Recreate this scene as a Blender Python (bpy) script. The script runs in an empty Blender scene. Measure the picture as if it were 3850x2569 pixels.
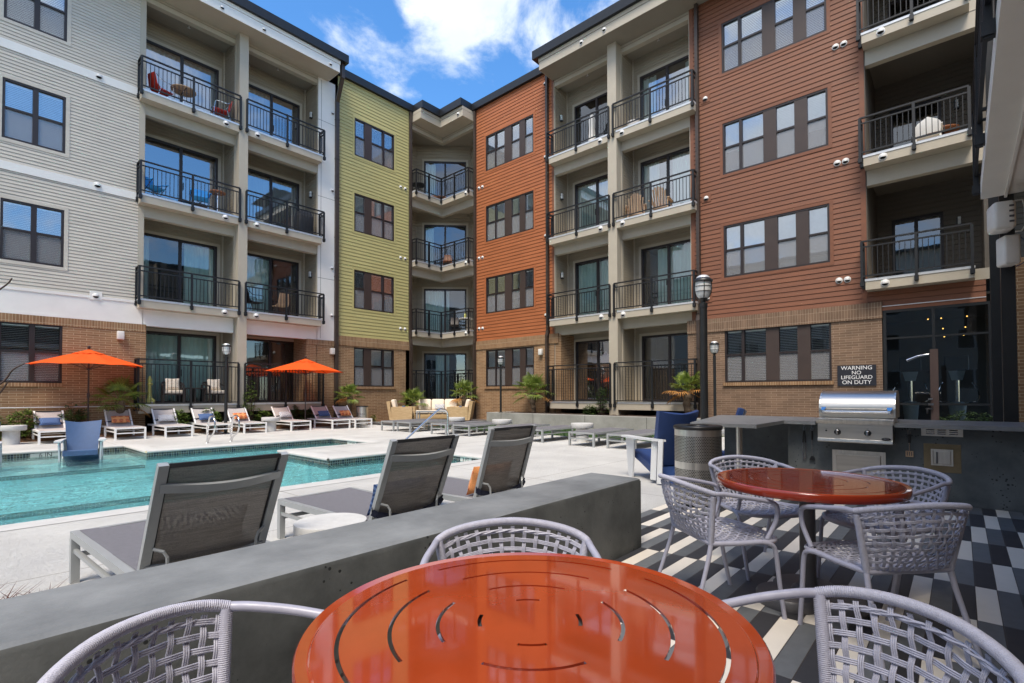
import bpy, math, random
from mathutils import Vector, Matrix
random.seed(7)
R = math.radians
scn = bpy.context.scene
COL = scn.collection

# ---------------------------------------------------------------- camera
YAW, PITCH, ROLL = R(41.6259), R(1.1586), R(-0.1541)
fw = Vector((math.cos(YAW)*math.cos(PITCH), math.sin(YAW)*math.cos(PITCH), math.sin(PITCH)))
rt = Vector((math.sin(YAW), -math.cos(YAW), 0))
up = rt.cross(fw)
rt2 = rt*math.cos(ROLL) + up*math.sin(ROLL)
up2 = -rt*math.sin(ROLL) + up*math.cos(ROLL)
cd = bpy.data.cameras.new('camera'); cam = bpy.data.objects.new('camera', cd); COL.objects.link(cam)
cam.matrix_world = Matrix(((rt2.x, up2.x, -fw.x, 0), (rt2.y, up2.y, -fw.y, 0), (rt2.z, up2.z, -fw.z, 1.26), (0, 0, 0, 1)))
cd.sensor_width = 36; cd.lens = 36*1898.47/3850
cd.shift_y = (1444.556-1284.5)/3850
cd.clip_start = .05; cd.clip_end = 2000
scn.camera = cam

# ---------------------------------------------------------------- sky, sun, exposure
SUN_AZ, SUN_EL = R(205), R(60)          # azimuth of the sun measured from +X towards +Y
world = bpy.data.worlds.new('World'); scn.world = world; world.use_nodes = True
wn, wl = world.node_tree.nodes, world.node_tree.links
wn.clear()
out = wn.new('ShaderNodeOutputWorld'); bg = wn.new('ShaderNodeBackground')
sky = wn.new('ShaderNodeTexSky'); sky.sky_type = 'NISHITA'; sky.sun_disc = False
sky.sun_elevation = SUN_EL; sky.sun_rotation = math.pi/2-SUN_AZ
sky.air_density = 1.0; sky.dust_density = .3; sky.ozone_density = 3.0
tc = wn.new('ShaderNodeTexCoord')
mp = wn.new('ShaderNodeMapping'); mp.inputs['Scale'].default_value = (1, 1, 1.6)
n1 = wn.new('ShaderNodeTexNoise'); n1.inputs['Scale'].default_value = 4.6; n1.inputs['Detail'].default_value = 12; n1.inputs['Roughness'].default_value = .60
n1.inputs['Distortion'].default_value = .25
def blob(vec, lo, hi):
    d = wn.new('ShaderNodeVectorMath'); d.operation = 'DOT_PRODUCT'
    v = Vector(vec).normalized(); d.inputs[1].default_value = v
    wl.new(tc.outputs['Generated'], d.inputs[0])
    m = wn.new('ShaderNodeMapRange'); m.inputs[1].default_value = lo; m.inputs[2].default_value = hi; m.interpolation_type = 'SMOOTHSTEP'
    wl.new(d.outputs['Value'], m.inputs[0]); return m.outputs[0]
def pdir(px, py):
    return fw + rt2*((px-1925)/1898.47) - up2*((py-1444.556)/1898.47)
def wmath(op, a, b):
    m = wn.new('ShaderNodeMath'); m.operation = op
    for i, q in enumerate((a, b)):
        if isinstance(q, (int, float)): m.inputs[i].default_value = q
        else: wl.new(q, m.inputs[i])
    return m.outputs[0]
wl.new(tc.outputs['Generated'], mp.inputs[0]); wl.new(mp.outputs[0], n1.inputs[0])
cl = wmath('MAXIMUM', blob(pdir(1790, -120), .975, .998), wmath('MULTIPLY', blob(pdir(2250, -60), .985, .999), .75))
cl = wmath('MAXIMUM', cl, wmath('MULTIPLY', blob(pdir(1420, 170), .992, .9994), .66))
cl = wmath('MAXIMUM', cl, wmath('MULTIPLY', blob((-.6, -.6, .75), .25, .8), .8))  # unseen clouds added overhead and behind the camera to whiten the ambient light
cl = wmath('MAXIMUM', cl, wmath('MULTIPLY', blob((-.9, .35, .35), .6, .92), 1.2))
s = wmath('ADD', n1.outputs['Fac'], wmath('MULTIPLY', cl, .25))
cr = wn.new('ShaderNodeMapRange'); cr.inputs[1].default_value = .60; cr.inputs[2].default_value = .80; cr.interpolation_type = 'SMOOTHSTEP'
wl.new(s, cr.inputs[0])
hs = wn.new('ShaderNodeHueSaturation'); hs.inputs['Saturation'].default_value = 1.24; hs.inputs['Value'].default_value = .80
wl.new(sky.outputs[0], hs.inputs['Color'])
mx = wn.new('ShaderNodeMix'); mx.data_type = 'RGBA'
wl.new(cr.outputs[0], mx.inputs['Factor']); wl.new(hs.outputs[0], mx.inputs[6]); n2 = wn.new('ShaderNodeTexNoise'); n2.inputs['Scale'].default_value = 7; n2.inputs['Detail'].default_value = 8; wl.new(mp.outputs[0], n2.inputs[0])
cm = wn.new('ShaderNodeMix'); cm.data_type = 'RGBA'; wl.new(n2.outputs['Fac'], cm.inputs['Factor']); cm.inputs[6].default_value = (1.9, 2.3, 2.95, 1); cm.inputs[7].default_value = (3.7, 3.8, 3.95, 1); wl.new(cm.outputs[2], mx.inputs[7])
wl.new(mx.outputs[2], bg.inputs[0]); bg.inputs[1].default_value = .15
wl.new(bg.outputs[0], out.inputs[0])
sd = bpy.data.lights.new('sun', 'SUN'); sd.energy = 2.0; sd.angle = R(26); sd.color = (1, .90, .76)
sun = bpy.data.objects.new('sun', sd); COL.objects.link(sun)
sdir = Vector((math.cos(SUN_AZ)*math.cos(SUN_EL), math.sin(SUN_AZ)*math.cos(SUN_EL), math.sin(SUN_EL)))
sun.rotation_euler = sdir.to_track_quat('Z', 'Y').to_euler()
scn.view_settings.view_transform = 'Standard'; scn.view_settings.look = 'None'
scn.view_settings.exposure = 1.32; scn.view_settings.gamma = 1

# ---------------------------------------------------------------- materials
MATS = {}
def nodes(name):
    m = bpy.data.materials.new(name); m.use_nodes = True
    nt = m.node_tree; b = nt.nodes['Principled BSDF']; MATS[name] = m
    return m, nt.nodes, nt.links, b
def mat(name, col, rough=.6, metal=0, noise=0, nscale=8, bump=0, bscale=60, spec=.5, tint=None, stretch=None, coat=0, sheen=0):
    m, n, l, b = nodes(name)
    b.inputs['Base Color'].default_value = (*col, 1); b.inputs['Roughness'].default_value = rough
    b.inputs['Metallic'].default_value = metal; b.inputs['Specular IOR Level'].default_value = spec
    b.inputs['Coat Weight'].default_value = coat
    if coat: b.inputs['Coat Roughness'].default_value = .04
    if noise or bump:
        t = n.new('ShaderNodeTexCoord'); p = n.new('ShaderNodeMapping'); l.new(t.outputs['Object'], p.inputs[0])
        if stretch: p.inputs['Scale'].default_value = stretch
    if noise:
        x = n.new('ShaderNodeTexNoise'); x.inputs['Scale'].default_value = nscale; x.inputs['Detail'].default_value = 7; x.inputs['Roughness'].default_value = .62
        l.new(p.outputs[0], x.inputs[0])
        r = n.new('ShaderNodeMapRange'); r.inputs[1].default_value = .3; r.inputs[2].default_value = .7; l.new(x.outputs['Fac'], r.inputs[0])
        c = n.new('ShaderNodeMix'); c.data_type = 'RGBA'; l.new(r.outputs[0], c.inputs['Factor'])
        lo = [v*(1-noise) for v in col]; hi = tint or [min(1, v*(1+noise)) for v in col]
        c.inputs[6].default_value = (*lo, 1); c.inputs[7].default_value = (*hi, 1); l.new(c.outputs[2], b.inputs['Base Color'])
        r2 = n.new('ShaderNodeMapRange'); r2.inputs[3].default_value = max(.02, rough-.1*min(1, rough*3)); r2.inputs[4].default_value = min(1, rough+.12*min(1, rough*3)); l.new(x.outputs['Fac'], r2.inputs[0]); l.new(r2.outputs[0], b.inputs['Roughness'])
    if bump:
        y = n.new('ShaderNodeTexNoise'); y.inputs['Scale'].default_value = bscale; y.inputs['Detail'].default_value = 5; l.new(p.outputs[0], y.inputs[0])
        u = n.new('ShaderNodeBump'); u.inputs['Strength'].default_value = bump; u.inputs['Distance'].default_value = .01; l.new(y.outputs['Fac'], u.inputs['Height']); l.new(u.outputs[0], b.inputs['Normal'])
    return m
mat('siding_grey', (.545, .495, .42), .65, noise=.09, nscale=1.5, bump=.15, stretch=(1, 1, 6))
mat('siding_recess_shade', (.115, .098, .078), .7, noise=.08, nscale=1.5, bump=.15)  # shade of the deep balcony recess put into the wall colour
mat('ceiling_recess_shade', (.13, .115, .095), .8, noise=.06, nscale=2)  # shade under the recess slabs put into the ceiling colour
mat('siding_beige', (.31, .265, .195), .65, noise=.06, nscale=1.5, bump=.15)
mat('siding_olive', (.45, .40, .165), .6, noise=.07, nscale=1.5, bump=.15, stretch=(1, 1, 6))
mat('siding_rust', (.335, .104, .034), .6, noise=.14, nscale=1.2, bump=.15, stretch=(1, 1, 6))
mat('siding_brown', (.180, .066, .031), .6, noise=.14, nscale=1.2, bump=.15, stretch=(1, 1, 6))  # same rust paint darkened: shade on the right end put into the colour
mat('trim_white', (.76, .735, .69), .5, noise=.04, nscale=2, bump=.08)
mat('trim_beige', (.43, .38, .30), .55, noise=.05, nscale=2, bump=.1)
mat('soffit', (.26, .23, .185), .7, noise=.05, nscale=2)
mat('coping', (.018, .020, .024), .4, metal=.3, noise=.1)
mat('window_frame', (.020, .013, .013), .45, noise=.1)
mat('mullion_panel', (.046, .030, .025), .5, noise=.1, nscale=3)
mat('railing', (.006, .007, .009), .5, noise=.1)
mat('downspout', (.048, .034, .027), .42, noise=.12, nscale=3)
mat('interior', (.05, .047, .043), .9, noise=.2, nscale=2)
mat('blind', (.93, .94, .91), .6, noise=.06)
mat('curtain', (.50, .62, .57), .8, noise=.15, nscale=4, stretch=(1, 1, .1))
mat('curtain_dark', (.18, .22, .22), .8, noise=.25, nscale=4, stretch=(1, 1, .1))
mat('flashing', (.72, .72, .72), .35, metal=.4, noise=.08)
mat('vent_white', (.68, .67, .65), .35, noise=.04)
mat('dark_hole', (.01, .01, .01), .8, noise=.1)
mat('steel', (.70, .67, .62), .32, metal=1, noise=.12, nscale=30, stretch=(1, 1, .05), bump=.03)
mat('steel_brushed', (.64, .60, .545), .33, metal=1, noise=.16, nscale=12, stretch=(1, .05, 1), bump=.04)
mat('chrome', (.75, .75, .76), .09, metal=1, noise=.05)
mat('black_plastic', (.012, .012, .013), .38, noise=.2)
mat('black_metal', (.012, .013, .014), .4, noise=.15)
mat('lavender_frame', (.36, .36, .44), .36, noise=.06, nscale=30, bump=.05)
mat('lavender_rope', (.42, .42, .50), .48, noise=.10, nscale=60, bump=.25, bscale=300)
mat('table_orange', (.37, .050, .011), .07, noise=.13, nscale=3.5, bump=.0, coat=1.0, spec=.7)
mat('table_orange_side', (.26, .026, .008), .16, noise=.05, nscale=9, coat=.5, spec=.5)
mat('pedestal_grey', (.085, .083, .09), .42, noise=.14, nscale=6, bump=.1)
mat('lounger_frame', (.36, .375, .38), .38, metal=.25, noise=.06)
mat('lounger_frame_white', (.80, .79, .77), .4, noise=.04)
mat('sling_light', (.46, .42, .40), .75, noise=.12, nscale=40, bump=.3, bscale=500)
mat('sling_edge', (.02, .02, .022), .7, noise=.2)
mat('strap_navy', (.006, .009, .03), .7, noise=.2)
mat('umbrella_orange', (.90, .115, .006), .75, noise=.05, nscale=6, bump=.1)
mat('bronze', (.045, .028, .024), .4, noise=.15)
mat('plastic_blue_light', (.050, .095, .20), .5, noise=.07, nscale=14, bump=.12, bscale=180)
mat('plastic_blue', (.018, .045, .15), .45, noise=.07, nscale=14, bump=.12, bscale=180)
mat('plastic_white', (.62, .63, .64), .4, noise=.04, nscale=10, bump=.05)
mat('wicker', (.62, .44, .23), .7, noise=.22, nscale=25, bump=.4, bscale=80)
mat('cushion_cream', (.76, .66, .53), .85, noise=.05, nscale=12, bump=.2, bscale=200)
mat('drum_white', (.54, .535, .52), .7, noise=.08, nscale=14, bump=.25, bscale=90)
mat('mulch', (.15, .062, .026), .95, noise=.6, nscale=24, bump=1.0, bscale=60, tint=(.32, .17, .085))
mat('soil', (.05, .03, .02), .95, noise=.4, nscale=20, bump=1, bscale=50)
mat('grass', (.018, .055, .010), .9, noise=.5, nscale=60, bump=1, bscale=200, tint=(.05, .11, .02))
mat('ground', (.10, .09, .07), .95, noise=.3, nscale=.5, bump=.3)
mat('deck_boards', (.12, .11, .105), .7, noise=.2, nscale=10, stretch=(.2, 3, 1))
mat('palm_leaf', (.085, .165, .022), .5, noise=.35, nscale=9, tint=(.24, .30, .04))
mat('palm_dry', (.42, .20, .05), .7, noise=.3, nscale=9)
mat('palm_trunk', (.12, .085, .055), .9, noise=.5, nscale=25, bump=1, bscale=40)
mat('leaf_green', (.06, .14, .02), .5, noise=.4, nscale=6, tint=(.15, .22, .03))
mat('leaf_dark', (.022, .062, .015), .5, noise=.4, nscale=6, tint=(.07, .12, .02))
mat('twig', (.05, .03, .022), .85, noise=.3, nscale=20)
mat('dry_grass', (.085, .032, .022), .9, noise=.5, nscale=30)
mat('lamp_glass', (.62, .63, .62), .3, noise=.05)
mat('red_fabric', (.50, .030, .018), .6, noise=.1)
mat('camp_blue', (.03, .30, .72), .7, noise=.12)
mat('wood_brown', (.30, .115, .05), .5, noise=.3, nscale=8, stretch=(1, 8, 8))
mat('wood_tan', (.50, .34, .22), .6, noise=.15, nscale=8, stretch=(1, 1, 8))
mat('dark_wood', (.03, .02, .017), .5, noise=.2)
mat('white_plastic', (.74, .72, .68), .4, noise=.04)
mat('yellow_ceramic', (.58, .55, .16), .4, noise=.1)
mat('cover_black', (.016, .017, .02), .6, noise=.3, nscale=6, bump=.5, bscale=12)
mat('sign_dark', (.018, .019, .028), .45, noise=.1)
mat('sign_white', (.86, .86, .86), .5, noise=.02)
mat('text_black', (.015, .015, .015), .6, noise=.1)
mat('marker_tile', (.72, .70, .64), .35, noise=.05)
mat('brass_plate', (.26, .205, .125), .38, metal=.85, noise=.2, nscale=5)
mat('post_brown', (.15, .095, .075), .5, noise=.15, nscale=6, stretch=(1, 1, .2))
mat('gym_grey', (.28, .33, .34), .35, noise=.08)
mat('gym_dark', (.012, .012, .014), .5, noise=.2)
mat('speaker_white', (.70, .68, .64), .45, noise=.05)
mat('pool_plaster', (.74, .85, .85), .7, noise=.06, nscale=3)
mat('coping_stone', (.53, .52, .50), .7, noise=.07, nscale=6, bump=.2, bscale=90)

def concrete(name, lo, hi, rough, pits=.5, sc=2.2):
    m, n, l, b = nodes(name)
    t = n.new('ShaderNodeTexCoord')
    a = n.new('ShaderNodeTexNoise'); a.inputs['Scale'].default_value = sc; a.inputs['Detail'].default_value = 8; a.inputs['Roughness'].default_value = .65
    l.new(t.outputs['Object'], a.inputs[0])
    r = n.new('ShaderNodeMapRange'); r.inputs[1].default_value = .33; r.inputs[2].default_value = .67; l.new(a.outputs['Fac'], r.inputs[0])
    c = n.new('ShaderNodeMix'); c.data_type = 'RGBA'; l.new(r.outputs[0], c.inputs['Factor']); c.inputs[6].default_value = (*lo, 1); c.inputs[7].default_value = (*hi, 1)
    v = n.new('ShaderNodeTexVoronoi'); v.inputs['Scale'].default_value = 26; l.new(t.outputs['Object'], v.inputs[0])
    q = n.new('ShaderNodeTexNoise'); q.inputs['Scale'].default_value = 5; l.new(t.outputs['Object'], q.inputs[0])
    th = n.new('ShaderNodeMapRange'); th.inputs[1].default_value = .47; th.inputs[2].default_value = .75; th.inputs[3].default_value = 0; th.inputs[4].default_value = .30*pits; l.new(q.outputs['Fac'], th.inputs[0])
    lt = n.new('ShaderNodeMath'); lt.operation = 'LESS_THAN'; l.new(v.outputs['Distance'], lt.inputs[0]); l.new(th.outputs[0], lt.inputs[1])
    c2 = n.new('ShaderNodeMix'); c2.data_type = 'RGBA'; l.new(lt.outputs[0], c2.inputs['Factor']); l.new(c.outputs[2], c2.inputs[6]); c2.inputs[7].default_value = (*[x*.35 for x in lo], 1)
    l.new(c2.outputs[2], b.inputs['Base Color'])
    f = n.new('ShaderNodeTexNoise'); f.inputs['Scale'].default_value = 70; f.inputs['Detail'].default_value = 6; l.new(t.outputs['Object'], f.inputs[0])
    h = n.new('ShaderNodeMath'); h.operation = 'MULTIPLY_ADD'; l.new(lt.outputs[0], h.inputs[0]); h.inputs[1].default_value = -1.5; l.new(f.outputs['Fac'], h.inputs[2])
    u = n.new('ShaderNodeBump'); u.inputs['Strength'].default_value = .22; u.inputs['Distance'].default_value = .005; l.new(h.outputs[0], u.inputs['Height']); l.new(u.outputs[0], b.inputs['Normal'])
    b.inputs['Roughness'].default_value = rough
    return m
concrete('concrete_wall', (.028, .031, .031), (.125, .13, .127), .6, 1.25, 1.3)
concrete('concrete_top_lit', (.14, .148, .152), (.25, .26, .264), .5, .15)  # paler copy of the wall concrete, light on the top put into the colour
concrete('concrete_counter', (.040, .050, .056), (.145, .16, .166), .5, 1.2, 1.3)
concrete('counter_slab', (.16, .165, .17), (.23, .235, .24), .36, .1, 5)
concrete('planter_concrete', (.25, .245, .225), (.38, .37, .345), .75, .3, 1.5)

def brick(name, c1, c2, mortar, axis, w=.30, h=.0695, soldier=False):
    m, n, l, b = nodes(name)
    t = n.new('ShaderNodeTexCoord'); sp = n.new('ShaderNodeSeparateXYZ'); l.new(t.outputs['Object'], sp.inputs[0])
    cb = n.new('ShaderNodeCombineXYZ')
    l.new(sp.outputs[axis], cb.inputs[0]); l.new(sp.outputs[2], cb.inputs[1])
    bt = n.new('ShaderNodeTexBrick'); l.new(cb.outputs[0], bt.inputs[0])
    bt.inputs['Scale'].default_value = 1; bt.inputs['Brick Width'].default_value = w; bt.inputs['Row Height'].default_value = h
    bt.inputs['Mortar Size'].default_value = .0055; bt.inputs['Mortar Smooth'].default_value = .25; bt.inputs['Bias'].default_value = -.1
    if soldier: bt.offset = 0
    bt.inputs['Color1'].default_value = (*c1, 1); bt.inputs['Color2'].default_value = (*c2, 1); bt.inputs['Mortar'].default_value = (*mortar, 1)
    x = n.new('ShaderNodeTexNoise'); x.inputs['Scale'].default_value = 2.2; x.inputs['Detail'].default_value = 8; l.new(t.outputs['Object'], x.inputs[0])
    r = n.new('ShaderNodeMapRange'); r.inputs[3].default_value = .72; r.inputs[4].default_value = 1.28; l.new(x.outputs['Fac'], r.inputs[0])
    hsv = n.new('ShaderNodeHueSaturation'); l.new(bt.outputs['Color'], hsv.inputs['Color']); l.new(r.outputs[0], hsv.inputs['Value']); l.new(hsv.outputs[0], b.inputs['Base Color'])
    iv = n.new('ShaderNodeMath'); iv.operation = 'SUBTRACT'; iv.inputs[0].default_value = 1; l.new(bt.outputs['Fac'], iv.inputs[1])
    u = n.new('ShaderNodeBump'); u.inputs['Strength'].default_value = .7; u.inputs['Distance'].default_value = .01; l.new(iv.outputs[0], u.inputs['Height']); l.new(u.outputs[0], b.inputs['Normal'])
    b.inputs['Roughness'].default_value = .85
    return m
BC = ((.225, .125, .060), (.305, .18, .092), (.50, .38, .24))
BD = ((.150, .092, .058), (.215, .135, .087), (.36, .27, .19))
brick('brick_left', *BC, 0); brick('brick_right', *BC, 1)
brick('brick_right_shaded', *BD, 1); brick('brick_right_shaded_soldier', *BD, 1, .069, .24, True)  # darker copy of the right brick, shade at that end put into the colour
brick('brick_left_soldier', *BC, 0, .069, .24, True); brick('brick_right_soldier', *BC, 1, .069, .24, True)

def glass(name, tint, refl, rough=.02):
    m, n, l, b = nodes(name)
    n.remove(b); o = n['Material Output']
    tr = n.new('ShaderNodeBsdfTransparent'); tr.inputs[0].default_value = (*tint, 1)
    gl = n.new('ShaderNodeBsdfGlossy'); gl.inputs['Roughness'].default_value = rough; gl.inputs['Color'].default_value = (.95, .97, 1, 1)
    f = n.new('ShaderNodeFresnel'); f.inputs[0].default_value = 1.5
    mr = n.new('ShaderNodeMapRange'); mr.inputs[1].default_value = 0; mr.inputs[2].default_value = 1; mr.inputs[3].default_value = refl; mr.inputs[4].default_value = 1; l.new(f.outputs[0], mr.inputs[0])
    t = n.new('ShaderNodeTexCoord'); x = n.new('ShaderNodeTexNoise'); x.inputs['Scale'].default_value = 1.1; l.new(t.outputs['Object'], x.inputs[0])
    u = n.new('ShaderNodeBump'); u.inputs['Strength'].default_value = .06; u.inputs['Distance'].default_value = .02; l.new(x.outputs['Fac'], u.inputs['Height']); l.new(u.outputs[0], gl.inputs['Normal'])
    ms = n.new('ShaderNodeMixShader'); l.new(mr.outputs[0], ms.inputs[0]); l.new(tr.outputs[0], ms.inputs[1]); l.new(gl.outputs[0], ms.inputs[2]); l.new(ms.outputs[0], o.inputs[0])
    return m
glass('glass', (.96, .99, .98), .33)
glass('glass_low', (.93, .97, .96), .05)
glass('glass_dark', (.84, .90, .89), .10)
glass('glass_gym', (.55, .60, .62), .012)
def screen_mat():
    m, n, l, b = nodes('insect_screen')
    b.inputs['Base Color'].default_value = (.30, .30, .31, 1); b.inputs['Roughness'].default_value = .7; b.inputs['Alpha'].default_value = .50
screen_mat()
def sling_see():
    m, n, l, b = nodes('sling_mesh')
    b.inputs['Roughness'].default_value = .7
    t = n.new('ShaderNodeTexCoord'); p = n.new('ShaderNodeMapping'); p.inputs['Scale'].default_value = (3, 3, 90); l.new(t.outputs['Object'], p.inputs[0])
    x = n.new('ShaderNodeTexNoise'); x.inputs['Scale'].default_value = 3; x.inputs['Detail'].default_value = 6; l.new(p.outputs[0], x.inputs[0])
    p2 = n.new('ShaderNodeMapping'); p2.inputs['Scale'].default_value = (120, 120, 4); l.new(t.outputs['Object'], p2.inputs[0])
    y = n.new('ShaderNodeTexNoise'); y.inputs['Scale'].default_value = 3; y.inputs['Detail'].default_value = 4; l.new(p2.outputs[0], y.inputs[0])
    ad = n.new('ShaderNodeMath'); ad.operation = 'MULTIPLY'; l.new(x.outputs['Fac'], ad.inputs[0]); l.new(y.outputs['Fac'], ad.inputs[1])
    r = n.new('ShaderNodeMapRange'); r.inputs[1].default_value = .15; r.inputs[2].default_value = .38; l.new(ad.outputs[0], r.inputs[0])
    c = n.new('ShaderNodeMix'); c.data_type = 'RGBA'; l.new(r.outputs[0], c.inputs['Factor']); c.inputs[6].default_value = (.18, .16, .143, 1); c.inputs[7].default_value = (.34, .305, .272, 1); l.new(c.outputs[2], b.inputs['Base Color'])
    b.inputs['Alpha'].default_value = .965
sling_see()
mat('sling_seat', (.155, .15, .165), .7, noise=.12, nscale=30, bump=.3, bscale=400)

def water(name='water', tint=(.56, .89, .91)):
    m, n, l, b = nodes(name)
    n.remove(b); o = n['Material Output']
    t = n.new('ShaderNodeTexCoord'); p = n.new('ShaderNodeMapping'); p.inputs['Scale'].default_value = (1.0, 1.25, 1); p.inputs['Rotation'].default_value = (0, 0, R(-48)); l.new(t.outputs['Object'], p.inputs[0])
    x = n.new('ShaderNodeTexNoise'); x.inputs['Scale'].default_value = 2.0; x.inputs['Detail'].default_value = 3; x.inputs['Roughness'].default_value = .5; x.inputs['Distortion'].default_value = 1.2; l.new(p.outputs[0], x.inputs[0])
    u = n.new('ShaderNodeBump'); u.inputs['Strength'].default_value = 1; u.inputs['Distance'].default_value = .45
    x2 = n.new('ShaderNodeTexNoise'); x2.inputs['Scale'].default_value = 9; x2.inputs['Detail'].default_value = 2; l.new(p.outputs[0], x2.inputs[0])
    hh = n.new('ShaderNodeMath'); hh.operation = 'MULTIPLY_ADD'; l.new(x2.outputs['Fac'], hh.inputs[0]); hh.inputs[1].default_value = .32; l.new(x.outputs['Fac'], hh.inputs[2]); l.new(hh.outputs[0], u.inputs['Height'])
    tr = n.new('ShaderNodeBsdfRefraction'); tr.inputs['IOR'].default_value = 1.06; tr.inputs[0].default_value = (*tint, 1); tr.inputs['Roughness'].default_value = .02; l.new(u.outputs[0], tr.inputs['Normal'])
    tt = n.new('ShaderNodeBsdfTransparent'); tt.inputs[0].default_value = (*tint, 1)
    m0 = n.new('ShaderNodeMixShader'); m0.inputs[0].default_value = .3; l.new(tt.outputs[0], m0.inputs[1]); l.new(tr.outputs[0], m0.inputs[2])
    gl = n.new('ShaderNodeBsdfGlossy'); gl.inputs['Roughness'].default_value = .03; gl.inputs['Color'].default_value = (.9, .97, 1, 1); l.new(u.outputs[0], gl.inputs['Normal'])
    f = n.new('ShaderNodeFresnel'); f.inputs[0].default_value = 1.45; l.new(u.outputs[0], f.inputs['Normal'])
    ms = n.new('ShaderNodeMixShader'); l.new(f.outputs[0], ms.inputs[0]); l.new(m0.outputs[0], ms.inputs[1]); l.new(gl.outputs[0], ms.inputs[2]); l.new(ms.outputs[0], o.inputs[0])
water(); water('water_shallow', (.80, .93, .91))

def mosaic():
    m, n, l, b = nodes('mosaic_tile')
    t = n.new('ShaderNodeTexCoord'); sp = n.new('ShaderNodeSeparateXYZ'); l.new(t.outputs['Object'], sp.inputs[0])
    ad = n.new('ShaderNodeMath'); l.new(sp.outputs[0], ad.inputs[0]); l.new(sp.outputs[1], ad.inputs[1])
    cb = n.new('ShaderNodeCombineXYZ'); l.new(ad.outputs[0], cb.inputs[0]); l.new(sp.outputs[2], cb.inputs[1])
    bt = n.new('ShaderNodeTexBrick'); l.new(cb.outputs[0], bt.inputs[0]); bt.offset = 0
    bt.inputs['Scale'].default_value = 1; bt.inputs['Brick Width'].default_value = .05; bt.inputs['Row Height'].default_value = .05; bt.inputs['Mortar Size'].default_value = .004; bt.inputs['Bias'].default_value = -.1
    bt.inputs['Color1'].default_value = (.02, .03, .05, 1); bt.inputs['Color2'].default_value = (.20, .17, .11, 1); bt.inputs['Mortar'].default_value = (.42, .44, .40, 1)
    l.new(bt.outputs['Color'], b.inputs['Base Color']); b.inputs['Roughness'].default_value = .15
mosaic()

def patio_tile():
    m, n, l, b = nodes('patio_tile')
    t = n.new('ShaderNodeTexCoord'); sp = n.new('ShaderNodeSeparateXYZ'); l.new(t.outputs['Object'], sp.inputs[0])
    def M(op, a, bb=None, cc=None):
        k = n.new('ShaderNodeMath'); k.operation = op
        for i, q in enumerate((a, bb, cc)):
            if q is None: continue
            if isinstance(q, (int, float)): k.inputs[i].default_value = q
            else: l.new(q, k.inputs[i])
        return k.outputs[0]
    rx = M('DIVIDE', M('SUBTRACT', sp.outputs[0], 3.823), .662); cy = M('DIVIDE', M('ADD', sp.outputs[1], .049), .104)
    rf, cf = M('FLOOR', rx), M('FLOOR', cy)
    k = M('MODULO', M('ADD', M('ADD', rf, cf), 301), 3)
    k = M('ROUND', k)
    fx, fy = M('FRACT', rx), M('FRACT', cy)
    ex = M('MULTIPLY', M('MINIMUM', fx, M('SUBTRACT', 1, fx)), .662); ey = M('MULTIPLY', M('MINIMUM', fy, M('SUBTRACT', 1, fy)), .104)
    e = M('MINIMUM', ex, ey); mort = M('LESS_THAN', e, .0021)
    cb = n.new('ShaderNodeCombineXYZ'); l.new(rf, cb.inputs[0]); l.new(cf, cb.inputs[1])
    wn_ = n.new('ShaderNodeTexWhiteNoise'); wn_.noise_dimensions = '2D'; l.new(cb.outputs[0], wn_.inputs[0])
    nz = n.new('ShaderNodeTexNoise'); nz.inputs['Scale'].default_value = 9; nz.inputs['Detail'].default_value = 8; nz.inputs['Roughness'].default_value = .65; l.new(t.outputs['Object'], nz.inputs[0])
    val = M('ADD', M('MULTIPLY', wn_.outputs['Value'], .34), M('MULTIPLY', nz.outputs['Fac'], .75)); val = M('ADD', val, .46)
    is0, is1 = M('LESS_THAN', k, .5), M('LESS_THAN', M('ABSOLUTE', M('SUBTRACT', k, 1)), .5)
    c1 = n.new('ShaderNodeMix'); c1.data_type = 'RGBA'; l.new(is1, c1.inputs['Factor']); c1.inputs[6].default_value = (.120, .127, .133, 1); c1.inputs[7].default_value = (.034, .034, .038, 1)
    hv = n.new('ShaderNodeHueSaturation'); l.new(c1.outputs[2], hv.inputs['Color']); l.new(val, hv.inputs['Value'])
    v2 = M('ADD', M('MULTIPLY', M('SUBTRACT', val, 1), .25), 1)
    hw = n.new('ShaderNodeHueSaturation'); hw.inputs['Color'].default_value = (.72, .66, .57, 1); l.new(v2, hw.inputs['Value'])
    c2 = n.new('ShaderNodeMix'); c2.data_type = 'RGBA'; l.new(is0, c2.inputs['Factor']); l.new(hv.outputs[0], c2.inputs[6]); l.new(hw.outputs[0], c2.inputs[7])
    c3 = n.new('ShaderNodeMix'); c3.data_type = 'RGBA'; l.new(mort, c3.inputs['Factor']); l.new(c2.outputs[2], c3.inputs[6]); c3.inputs[7].default_value = (.05, .04, .035, 1)
    l.new(c3.outputs[2], b.inputs['Base Color'])
    u = n.new('ShaderNodeBump'); u.inputs['Strength'].default_value = .5; u.inputs['Distance'].default_value = .004
    l.new(M('ADD', M('MULTIPLY', M('MINIMUM', e, .004), 250), M('MULTIPLY', nz.outputs['Fac'], .6)), u.inputs['Height']); l.new(u.outputs[0], b.inputs['Normal'])
    b.inputs['Roughness'].default_value = .52
patio_tile()

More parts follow.
